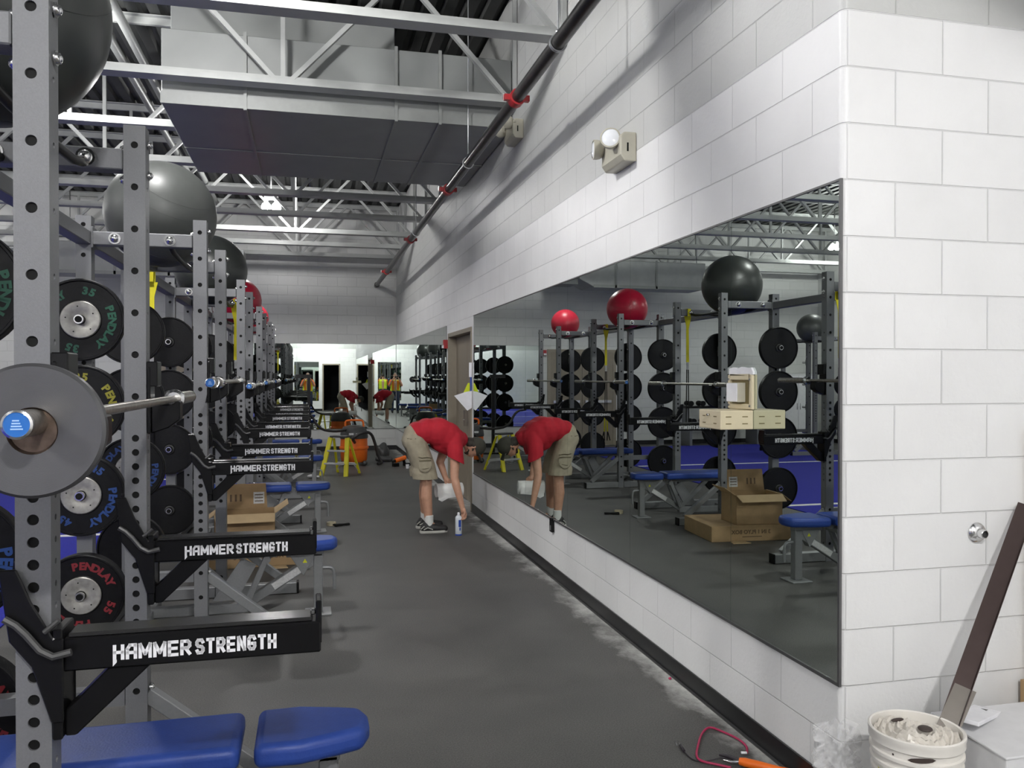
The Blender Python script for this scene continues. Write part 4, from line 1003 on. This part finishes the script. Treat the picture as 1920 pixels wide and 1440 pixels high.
# ---------------------------------------------------------------- things on the floor at the front
t = thing('rubber_cord', 'pink-red rubber cord looped on the floor beside the wall base', 'cord', (0, 0, 0))
def gp(px, py, z=0.0):
    """floor point under a photo pixel"""
    th = math.radians(13.88); X = (px-960)/1550; h = CAMZ-z; Zc = h*1550/(py-707); x = X*Zc
    return (x*math.cos(th)+Zc*math.sin(th), -x*math.sin(th)+Zc*math.cos(th), z)
pts = [gp(1372, 1442, .006), gp(1345, 1436, .006), gp(1315, 1430, .008), gp(1306, 1420, .010), gp(1310, 1400, .010), gp(1316, 1378, .008), gp(1330, 1364, .008), gp(1352, 1372, .008), gp(1385, 1387, .008), gp(1403, 1402, .008), gp(1402, 1414, .010)]
mb = MB(); mb.tube(pts, .0048, 'pinkcord', 8, smooth_path=2); mb.build('cord_loop', t)
mb = MB(); mb.cyl(gp(1402, 1414, .010), gp(1391, 1414, .010), .0052, 'lens', 10); mb.build('end_fitting', t)
t = thing('power_lead', 'thin dark lead with a small two-pin plug lying under the pink cord', 'cable', (0, 0, 0))
mb = MB(); mb.tube([gp(1283, 1410, .006), gp(1295, 1424, .004), (gp(1308, 1430, .003)), gp(1330, 1430, .004), gp(1350, 1424, .014), gp(1372, 1424, .014), gp(1386, 1432, .008)], .003, 'cordblack', 8, smooth_path=2); mb.build('lead', t)
mb = MB(); mb.cyl(gp(1277, 1400, .008), gp(1284, 1411, .008), .006, 'cordblack', 10); pl = mb.build('plug', t)
for dx in (-3, 3):
    q = MB(); q.cyl(gp(1274+dx, 1401, .009), gp(1270+dx, 1392, .009), .0016, 'chrome', 6); q.build('prong', pl)
t = thing('heat_gun', 'orange-handled tool with metal tip on the floor by the wall', 'hand tool', (0, 0, 0))
mb = MB(); p0 = Vector(gp(1388, 1430, .02)); p1 = Vector(gp(1462, 1446, .02)); mb.tube([p0, p0.lerp(p1, .15), p0.lerp(p1, .5), p1, p1+(p1-p0)*.6], [.014, .018, .017, .013, .016], 'orange', 14); mb.build('handle', t)
mb = MB(); mb.tube([Vector(gp(1358, 1428, .012)), Vector(gp(1372, 1432, .014)), p0], [.004, .006, .008], 'chrome', 10); mb.build('metal_tip', t)
mb = MB(); mb.tube([Vector(gp(1350, 1418, .02)), Vector(gp(1368, 1421, .022)), p0], [.004, .008, .010], 'cordblack', 10); mb.build('cord_guard', t)
t = thing('pink_scrap', 'tiny pink scrap on the dark floor', 'scrap', gp(1257, 1276, .0)); mb = MB(); mb.sphere((0, 0, .007), .008, 'pinkcord', 10, 8, (1.1, .9, .8)); mb.build('scrap_bit', t)

# ---------------------------------------------------------------- ladder, vacuum, bag at the far end
t = thing('step_ladder', 'small yellow step ladder with grey treads standing in the aisle', 'ladder', (.50, 13.55, 0), math.radians(-32))
Hh = .60
def rail2(a, b, w, m, nm, par=t, w2=None):
    a = Vector(a); b = Vector(b); q = MB(); T = frame((a+b)/2, b-a, (0, 1, 0)); L = (b-a).length; w2 = w2 or w; q.box((-L/2, -w2, -w), (L/2, w2, w), m, T); return q.build(nm, par, bev=.003, seg=1)
for s in (-1, 1):
    rail2((s*.22, -.20, 0), (s*.15, -.03, Hh), .038, 'ladder', 'front_rail', w2=.016)
    rail2((s*.20, .28, 0), (s*.14, .05, Hh-.02), .020, 'ladder', 'rear_rail', w2=.014)
for k, z in enumerate((.18, .38)):
    q = MB(); f = z/Hh; y = -.20+.17*f; xw = .22-.07*f; q.box((-xw+.02, y-.04, z), (xw-.02, y+.05, z+.022), 'alu'); q.build('tread', t)
q = MB(); q.box((-.155, -.06, Hh), (.155, .10, Hh+.03), 'dgrey'); q.build('top_cap', t, bev=.006, seg=1)
rail2((-.19, .22, .16), (.19, .22, .16), .02, 'alu', 'rear_brace'); rail2((-.19, .25, .05), (-.12, .22, .16), .008, 'alu', 'knee_brace'); rail2((.19, .25, .05), (.12, .22, .16), .008, 'alu', 'knee_brace')
# vacuum
t = thing('shop_vacuum', 'orange and black shop vacuum with black hose at the end of the aisle', 'vacuum cleaner', (.80, 15.0, 0))
mb = MB(); mb.lathe([(0, .06), (.20, .06), (.23, .10), (.24, .28), (.26, .30), (.26, .33), (.24, .34), (.235, .48), (0, .48)], 'orange', 36); mb.build('tub', t)
mb = MB(); mb.lathe([(.245, .48), (.25, .50), (.235, .60), (.19, .68), (.10, .71), (0, .71)], 'dgrey', 36); mb.build('motor_head', t)
mb = MB(); mb.tube([(-.15, 0, .70), (-.15, 0, .78), (-.10, 0, .80), (.12, 0, .80), (.16, 0, .78), (.17, 0, .68)], .018, 'orange', 10, smooth_path=1); mb.build('handle', t)
for k in range(4):
    a = PI/4+k*PI/2; q = MB(); q.sphere((.25*math.cos(a), .25*math.sin(a), .045), .045, 'dgrey', 14, 8, (1, 1, 1)); q.build('caster', t)
mb = MB(); mb.tube([(.0, -.24, .42), (-.05, -.36, .5), (.10, -.34, .60), (.28, -.22, .60), (.36, -.15, .40), (.42, -.12, .15), (.50, -.12, .04), (.40, -.2, .03)], .026, 'hose', 12, smooth_path=2); mb.build('hose', t)
mb = MB(); mb.tube([(-.10, -.10, .64), (-.35, -.35, .62), (-.62, -.45, .68), (-.75, -.42, .95), (-.95, -.40, .98)], .022, 'hose', 12, smooth_path=2); mb.build('wand', t)
mb = MB(); mb.box((-.10, -.247, .55), (-.02, -.235, .585), 'label'); mb.box((.02, -.247, .56), (.10, -.235, .58), 'label'); mb.build('head_stickers', t)
# bag and orange tool by the far mirror base
organic('tool_bag', [('e', (1.35, 15.5, .16), .16, (.8, .9, 1.0), None), ('c', (1.30, 15.45, .22), .08, (1.37, 15.5, .30), .06), ('c', (1.25, 15.4, .06), .05, (1.48, 15.4, .05), .05)], .012, 'dgrey', None, 4, [((0, 0, 0.002), (0, 0, -1))])
bag = bpy.data.objects['tool_bag']; tag(bag, 'black tool bag slumped on the floor in front of the far mirror', 'bag')
t = thing('cordless_drill', 'orange and black cordless drill lying on the floor near the mirror wall', 'power tool', (1.60, 14.6, 0), .4)
mb = MB(); mb.cyl((-.12, 0, .10), (.08, 0, .15), .04, 'orange', 16); mb.build('motor_body', t); mb = MB(); mb.cyl((-.18, 0, .085), (-.12, 0, .10), .022, 'black', 14); mb.build('chuck', t)
mb = MB(); mb.tube([(.04, 0, .13), (.07, .02, .05), (.10, .03, .03)], .026, 'black', 10); mb.build('grip', t); mb = MB(); mb.box((-.16, -.03, 0), (-.06, .05, .06), 'black'); mb.box((.06, -.04, 0), (.16, .06, .05), 'black'); mb.build('battery', t)
t = thing('paper_cup', 'small white cup on the floor beside the drill', 'cup', (1.66, 14.2, 0)); mb = MB(); mb.lathe([(0, .001), (.025, .001), (.032, .07), (.029, .07), (.023, .004), (0, .004)], 'paper', 20); mb.build('cup_wall', t)
# small tools on the floor by the third bench
t = thing('hand_pliers', 'black pliers left on the floor past the third bench', 'hand tool', (.36, 8.9, 0), .3)
mb = MB(); mb.tube([(-.10, -.03, .012), (-.02, -.012, .012), (.03, .008, .012), (.07, .012, .012)], .010, 'blackm', 8); mb.tube([(-.10, .04, .012), (-.02, .012, .012), (.03, -.008, .012), (.07, -.008, .012)], .010, 'blackm', 8); mb.build('pliers_body', t)
t = thing('yellow_tape', 'roll of tan tape on the floor past the third bench', 'tape', (.24, 8.95, 0)); mb = MB(); mb.lathe([(.03, 0), (.05, 0), (.05, .035), (.03, .035), (.03, 0)], 'cream', 28); mb.build('roll', t)
# glove like rag by the ladder
t = thing('work_glove', 'pale work glove on the floor left of the yellow ladder', 'glove', (.06, 13.2, 0)); mb = MB(); mb.sphere((0, 0, .03), .06, 'label', 16, 10, (1.2, .8, .5)); 
for k in range(4): mb.tube([(.04, -.03+.02*k, .025), (.11, -.045+.03*k, .018)], .012, 'label', 8)
mb.build('glove_body', t)

# yellow case and tubes on the farthest bench side
t = thing('yellow_case', 'yellow hard case on the floor near the far wall', 'tool case', (-.25, 16.3, 0)); mb = MB(); mb.box((-.2, -.12, 0), (.2, .12, .20), 'ladder'); mb.build('case_body', t, bev=.02, seg=2); mb = MB(); mb.tube([(-.06, 0, .20), (-.05, 0, .24), (.05, 0, .24), (.06, 0, .20)], .01, 'black', 8); mb.build('handle', t)
# black pole stand in front of the far mirror
t = thing('cable_column', 'tall thin black stand in front of the far mirror', 'stand', (.02, 16.6, 0)); mb = MB(); mb.box((-.03, -.03, .02), (.03, .03, 1.62), 'black'); mb.build('pole', t); mb = MB(); mb.box((-.25, -.04, 1.55), (.06, .04, 1.62), 'black'); mb.build('arm', t); mb = MB(); mb.box((-.25, -.2, 0), (.25, .2, .03), 'black'); mb.build('foot', t)
# white cabinet and dumbbell stand across the turf
t = thing('white_cabinet', 'white cabinet against the far wall across the turf', 'cabinet', (-7.6, 17.7, 0)); mb = MB(); mb.box((-.4, -.25, 0), (.4, .27, 1.65), 'wbox'); mb.build('body', t); 
for s in (-1, 1): mb = MB(); mb.box((min(0, s*.39)+.005, -.265, .05), (max(0, s*.39)-.005, -.25, 1.6), 'paper'); dd = mb.build('cabinet_door', t); q = MB(); q.cyl((s*.04, -.28, .8), (s*.04, -.28, .95), .008, 'chrome', 8); q.build('handle', dd)
t = thing('dumbbell_stand', 'two-tier stand for dumbbells by the far wall across the turf', 'dumbbell rack', (-5.6, 17.5, 0))
mb = MB(); mb.box((-.9, -.2, .45), (.9, .12, .50), 'black'); mb.box((-.9, -.05, .85), (.9, .27, .90), 'black'); mb.build('shelf', t)
for s in (-1, 1): mb = MB(); mb.box((s*.85-.03, -.22, 0), (s*.85+.03, .3, .45), 'steel'); mb.box((s*.85-.03, 0, .45), (s*.85+.03, .2, .92), 'steel'); mb.build('leg', t)
d0 = None
for tier, (yy, zz) in enumerate(((17.46, .56), (17.6, .96))):
    for k in range(6):
        x = -6.35+k*.3
        if d0 is None:
            d0 = thing('dumbbell', 'x', 'dumbbell'); q = MB(); q.cyl((0, -.07, 0), (0, .07, 0), .015, 'chrome', 12); q.build('handle', d0)
            for s in (-1, 1): q = MB(); q.cyl((0, s*.07, 0), (0, s*.14, 0), .06, 'rubber', 18); q.build('head', d0)
            o = d0
        else: o = dup(d0)
        o.location = (x, yy, zz); o['label'] = f'black round dumbbell on the {"lower" if tier == 0 else "upper"} tier of the stand across the turf'; o['group'] = f'dumbbells on the {"lower" if tier == 0 else "upper"} tier'

# ---------------------------------------------------------------- the bending person
P = thing('person', 'person in red t-shirt and khaki cargo shorts bending down to a spray can', 'person', (0, 0, 0))
E = lambda c, r, s, R=None: ('e', c, r, s, R)
hipR, kneeR, ankR = (1.07, 8.33, .93), (1.165, 8.31, .52), (1.185, 8.28, .10)
hipL, kneeL, ankL = (1.07, 8.51, .93), (1.185, 8.53, .52), (1.18, 8.56, .10)
shR, elR, wrR = (1.45, 8.24, .93), (1.425, 8.17, .565), (1.495, 8.125, .275)
shL, elL, wrL = (1.43, 8.60, .93), (1.345, 8.59, .68), (1.395, 8.52, .51)
Rh = Matrix.Rotation(math.radians(112), 3, 'Y')     # head z axis (crown) pointed forward and slightly down
def hand(prims, wrist, palm, dirv, curl, side, fl=.075, thumb=None):
    """palm blob plus four bent fingers and a thumb"""
    w = Vector(wrist); p = Vector(palm); d = Vector(dirv).normalized(); c = Vector(curl).normalized(); s = Vector(side).normalized()
    prims.append(('c', w, .026, w.lerp(p, .6), .024))
    for k in range(4):
        off = s*(k-1.5)*.0185
        prims.append(('c', w.lerp(p, .4)+off*.7, .015, p+off, .0125))
        L = fl*(.9, 1.0, .96, .8)[k]
        a = p+off; b = a+(d*.8+c*.3).normalized()*L*.42; e = b+(d*.3+c*.9).normalized()*L*.33; f = e+(c*1.0-d*.25).normalized()*L*.28
        prims += [('c', a, .0105, b, .0098), ('c', b, .0098, e, .009), ('c', e, .009, f, .008)]
    th = thumb or (w.lerp(p, .35)-s*.03)
    a = Vector(w.lerp(p, .3)-s*.022); b = a-s*.018+d*.03+c*.012; e = b+d*.022+c*.02
    prims += [('c', a, .014, b, .0115), ('c', b, .0115, e, .009)]
pr = [('c', hipR, .085, kneeR, .058), ('c', kneeR, .056, (1.16, 8.30, .36), .060), ('c', (1.16, 8.30, .36), .060, ankR, .036), ('c', ankR, .034, (1.28, 8.275, .032), .022),
      ('c', hipL, .085, kneeL, .058), ('c', kneeL, .056, (1.175, 8.545, .36), .060), ('c', (1.175, 8.545, .36), .060, ankL, .036), ('c', ankL, .034, (1.27, 8.55, .032), .022),
      ('c', (1.06, 8.36, .96), .11, (1.06, 8.48, .96), .11), ('c', (1.08, 8.42, 1.0), .11, (1.28, 8.42, 1.02), .12), ('c', (1.28, 8.42, 1.02), .12, (1.42, 8.42, .96), .12),
      ('c', (1.42, 8.34, .95), .08, (1.42, 8.50, .95), .08), ('c', (1.45, 8.42, .95), .07, (1.61, 8.42, .885), .052),
      E((1.675, 8.42, .845), .1, (.90, .76, 1.12), Rh), E((1.632, 8.42, .805), .055, (1, 1, 1.1)),
      ('c', shR, .060, elR, .043), ('c', elR, .041, (1.44, 8.155, .49), .043), ('c', (1.44, 8.155, .49), .043, wrR, .027),
      ('c', shL, .060, elL, .043), ('c', elL, .042, wrL, .028)]
# nose, brow, ears
pr += [('c', (1.665, 8.42, .765), .013, (1.650, 8.42, .745), .014), ('c', (1.69, 8.39, .768), .010, (1.69, 8.45, .768), .010), ('c', (1.634, 8.405, .752), .009, (1.634, 8.435, .752), .009),
       ('c', (1.650, 8.343, .845), .014, (1.668, 8.340, .85), .012), ('c', (1.650, 8.497, .845), .014, (1.668, 8.50, .85), .012)]
hand(pr, wrR, (1.513, 8.115, .20), (0, -.25, -1), (-.75, -.65, -.2), (-.55, .85, 0), .085)
hand(pr, wrL, (1.43, 8.50, .482), (.35, -.9, -.1), (0, -.25, -1), (.95, .3, 0), .085)
body = organic('body', pr, .0055, 'skin', P, 4)
# face details
q = MB()
for y in (8.395, 8.445): q.sphere((1.683, y, .768), .006, 'black', 10, 8)
q.build('eyes', P)
cap = organic('cap', [E((1.700, 8.42, .850), .1, (1.0, .86, 1.02), Rh)], .007, 'capcloth', P, 3, [((1.668, 0, .84), (-.9, 0, -.28)), ])
q = MB(); q.prism([(1.712, .775), (1.728, .775), (1.752, .70), (1.744, .698)], 8.355, 8.485, 'capcloth', 'y'); q.build('cap_brim', P, bev=.003, seg=1)
hair = organic('hair', [E((1.642, 8.42, .880), .085, (.75, .92, 1.0), Rh), ('c', (1.66, 8.342, .865), .014, (1.645, 8.342, .815), .010), ('c', (1.66, 8.498, .865), .014, (1.645, 8.498, .815), .010)], .007, 'hair', P, 3, [((1.60, 0, .84), (-1, 0, -.6))])
q = organic('beard', [('c', (1.597, 8.385, .785), .016, (1.592, 8.455, .785), .016), ('c', (1.600, 8.365, .80), .010, (1.606, 8.352, .825), .008), ('c', (1.600, 8.475, .80), .010, (1.606, 8.488, .825), .008)], .006, 'hair', P, 2)
# shorts
sh = [('c', (1.045, 8.36, .99), .095, (1.045, 8.48, .99), .095), ('c', (1.045, 8.34, .92), .115, (1.045, 8.50, .92), .115)]
for (h, k, kx) in ((hipR, kneeR, 8.30), (hipL, kneeL, 8.545)):
    sh += [('c', (1.06, h[1], .90), .112, (1.145, kx, .66), .110), ('c', (1.145, kx, .66), .110, (1.175, kx, .50), .114), ('c', (1.12, kx, .60), .106, (1.135, kx, .50), .108)]
shorts = organic('cargo_shorts', sh, .010, 'khaki', P, 5, [((0, 0, .545), (0, 0, -1)), ((1.115, 8.42, 1.03), (.75, 0, .65))])
q = organic('cargo_pocket', [E((1.13, 8.185, .70), .1, (.75, .13, .85))], .008, 'khaki', P, 3)
q2 = MB(); q2.box((1.07, 8.168, .735), (1.19, 8.173, .745), 'khakid'); q2.tube([(1.065, 8.18, .775), (1.10, 8.172, .768), (1.15, 8.172, .772), (1.20, 8.185, .762)], .005, 'khakid', 6); q2.tube([(1.075, 8.185, .66), (1.12, 8.174, .655), (1.17, 8.178, .665)], .004, 'khakid', 6); q2.build('pocket_folds', P)
q2 = MB(); q2.tube([(.965, 8.27, .955), (1.0, 8.245, .95), (1.05, 8.235, .953)], .004, 'khakid', 6); q2.build('pocket_seam', P)
# shirt
st = [('c', (1.085, 8.35, 1.01), .105, (1.085, 8.49, 1.01), .105), ('c', (1.19, 8.34, 1.02), .128, (1.19, 8.50, 1.02), .128), ('c', (1.30, 8.33, 1.005), .150, (1.30, 8.51, 1.005), .150),
      ('c', (1.38, 8.33, .965), .150, (1.38, 8.51, .965), .150), ('c', (1.45, 8.33, .94), .115, (1.45, 8.51, .94), .115), ('c', (1.52, 8.38, .93), .085, (1.52, 8.46, .93), .085),
      ('c', (1.44, 8.27, .94), .09, (1.44, 8.205, .80), .082), ('c', (1.44, 8.205, .80), .082, (1.445, 8.19, .70), .085),
      ('c', (1.42, 8.57, .94), .09, (1.38, 8.62, .80), .080), ('c', (1.38, 8.62, .80), .080, (1.36, 8.62, .74), .080), ('c', (1.32, 8.34, .90), .10, (1.40, 8.34, .86), .09), ('c', (1.32, 8.50, .90), .10, (1.40, 8.50, .86), .09)]
shirt = organic('t_shirt', st, .010, 'shirt', P, 5, [((1.46, 8.2, .725), (-.62, 0, -.78) if False else (-.45, 0, -.9)), ((1.045, 8.42, 1.02), (-.85, 0, -.5))])
for (a_, y_) in ((ankR, 8.28), (ankL, 8.56)):
    q = MB(); x_ = a_[0]; q.lathe([(.040, 0), (.043, .03), (.044, .10), (.038, .105)], 'sock', 20, Matrix.Translation((x_, y_, .075))); q.build('sock', P)
    s1 = organic('shoe', [('c', (x_-.045, y_, .05), .045, (x_+.06, y_-.005, .048), .046), ('c', (x_+.06, y_-.005, .045), .046, (x_+.155, y_-.01, .038), .036), ('c', (x_-.03, y_, .075), .042, (x_+.02, y_, .07), .040)], .007, 'shoe', P, 3, [((0, 0, .018), (0, 0, -1))])
    q = MB(); pl_ = [(-.095, -.02), (-.08, -.042), (0, -.046), (.08, -.05), (.15, -.045), (.185, -.02), (.19, .01), (.16, .036), (.08, .042), (0, .040), (-.08, .036), (-.095, .015)]
    q.prism([(x_+a, y_+b-.003) for a, b in pl_], 0, .026, 'sole', 'z'); q.build('shoe_sole', s1, bev=.006, seg=2)
    q = MB(); q.tube([(x_-.06, y_-.047, .04), (x_-.02, y_-.05, .06), (x_+.03, y_-.05, .04)], .005, 'sole', 6); q.tube([(x_-.085, y_-.03, .045), (x_-.055, y_-.046, .075)], .006, 'sole', 6); q.build('shoe_stripe', s1)
# spray can and paper roll
t = thing('spray_can', 'white and blue spray can standing on the floor under the hand', 'spray can', (1.452, 8.09, 0))
mb = MB(); mb.lathe([(0, 0), (.031, 0), (.033, .004), (.033, .175), (.031, .182), (.018, .196), (.014, .198)], 'canw', 32); mb.build('can_body', t)
mb = MB(); mb.lathe([(.0128, .197), (.0128, .215), (.009, .226), (0, .226)], 'paper', 20); mb.build('nozzle', t)
mb = MB(); mb.lathe([(.0336, .0), (.0336, .014)], 'canb', 32); 
for (a0, a1, z0, z1) in ((-1.75, -.95, .085, .155), (-1.5, -1.1, .05, .08)):
    for k in range(6):
        a = a0+(a1-a0)*k/6; b_ = a0+(a1-a0)*(k+1)/6; mb.add([(.0336*math.cos(a), .0336*math.sin(a), z0), (.0336*math.cos(b_), .0336*math.sin(b_), z0), (.0336*math.cos(b_), .0336*math.sin(b_), z1), (.0336*math.cos(a), .0336*math.sin(a), z1)], [(0, 1, 2, 3)], 'canb')
mb.build('blue_label', t)
t = thing('paper_towel_roll', 'white paper towel roll held in the far hand', 'paper towel', (1.42, 8.47, .400), .12)
TT = Matrix.Rotation(PI/2, 4, 'Y'); mb = MB(); mb.lathe([(.02, -.14), (.07, -.14), (.071, -.13), (.071, .13), (.07, .14), (.02, .14), (.02, -.14)], 'towel', 36, TT); mb.build('roll', t)
sheet([(-.13, -.072, .0), (-.13, -.060, -.09), (-.09, -.05, -.11), (-.02, -.06, -.075), (.12, -.072, -.06), (.12, -.072, .0)], 'towel', 'loose_sheet', t)

# ---------------------------------------------------------------- the photographer
Q = thing('person', 'photographer in yellow hi-vis vest holding up a phone, seen only in the mirrors', 'person', (0, 0, 0))
pr = [('c', (-.10, -.42, .92), .09, (-.12, -.40, .50), .06), ('c', (-.12, -.40, .50), .058, (-.12, -.43, .09), .04), ('c', (.10, -.42, .92), .09, (.13, -.40, .50), .06), ('c', (.13, -.40, .50), .058, (.13, -.43, .09), .04),
      ('c', (-.07, -.42, .98), .11, (.07, -.42, .98), .11), ('c', (0, -.42, 1.0), .13, (0, -.41, 1.30), .14), ('c', (-.15, -.41, 1.40), .07, (.15, -.41, 1.40), .07), ('c', (0, -.40, 1.42), .055, (0, -.38, 1.54), .052),
      E((0, -.365, 1.64), .1, (.78, .95, 1.15)), ('c', (0, -.275, 1.62), .013, (0, -.268, 1.605), .014), ('c', (-.08, -.37, 1.63), .014, (-.083, -.37, 1.65), .012), ('c', (.08, -.37, 1.63), .014, (.083, -.37, 1.65), .012),
      ('c', (-.19, -.40, 1.40), .055, (-.27, -.26, 1.20), .042), ('c', (-.27, -.26, 1.20), .042, (-.125, -.075, 1.49), .028), ('c', (.19, -.40, 1.40), .055, (.27, -.26, 1.20), .042), ('c', (.27, -.26, 1.20), .042, (.125, -.075, 1.49), .028)]
hand(pr, (-.125, -.075, 1.49), (-.10, -.052, 1.545), (.35, .2, 1), (1, -.1, .1), (0, -1, .2), .06)
hand(pr, (.125, -.075, 1.49), (.10, -.052, 1.545), (-.35, .2, 1), (-1, -.1, .1), (0, -1, .2), .06)
organic('body', pr, .008, 'skin', Q, 4)
organic('hair', [E((0, -.385, 1.67), .1, (.84, .95, 1.0))], .010, 'hair', Q, 3, [((0, -.315, 1.67), (0, 1, -.35))])
q = MB()
for x in (-.03, .03): q.sphere((x, -.278, 1.645), .008, 'paper', 10, 6); q.sphere((x, -.272, 1.645), .0045, 'black', 8, 6)
q.build('eyes', Q)
organic('hi_vis_vest', [('c', (-.09, -.42, 1.02), .125, (.09, -.42, 1.02), .125), ('c', (-.08, -.42, 1.02), .125, (-.09, -.41, 1.30), .125), ('c', (.08, -.42, 1.02), .125, (.09, -.41, 1.30), .125), ('c', (-.14, -.41, 1.38), .085, (.14, -.41, 1.38), .085)], .012, 'vest', Q, 4, [((0, 0, .96), (0, 0, -1)), ((0, 0, 1.46), (0, 0, 1))])
q = MB()
for s in (-1, 1): q.box((s*.11-.03, -.30, 1.0), (s*.11+.03, -.275, 1.42), 'vesto')
q.build('orange_stripe', Q)
organic('shirt_sleeves', [('c', (-.18, -.40, 1.40), .068, (-.265, -.27, 1.21), .055), ('c', (.18, -.40, 1.40), .068, (.265, -.27, 1.21), .055), ('c', (-.18, -.41, 1.38), .07, (.18, -.41, 1.38), .07)], .012, 'vesto', Q, 3)
organic('jeans', [('c', (-.08, -.42, .95), .118, (.08, -.42, .95), .118), ('c', (-.10, -.42, .92), .105, (-.12, -.40, .50), .078), ('c', (-.12, -.40, .50), .078, (-.12, -.43, .10), .062), ('c', (.10, -.42, .92), .105, (.13, -.40, .50), .078), ('c', (.13, -.40, .50), .078, (.13, -.43, .10), .062)], .012, 'denim', Q, 4, [((0, 0, .075), (0, 0, -1))])
for x in (-.12, .13): organic('boot', [('c', (x, -.46, .05), .048, (x, -.30, .042), .042)], .010, 'shoe', Q, 3, [((0, 0, .004), (0, 0, -1))])
t = thing('smartphone', 'black phone held up by the photographer', 'phone', (0, -.03, CAMZ)); mb = MB(); mb.box((-.075, -.006, -.038), (.075, .002, .038), 'black'); mb.build('phone_body', t, bev=.002, seg=1)

bpy.context.view_layer.update()
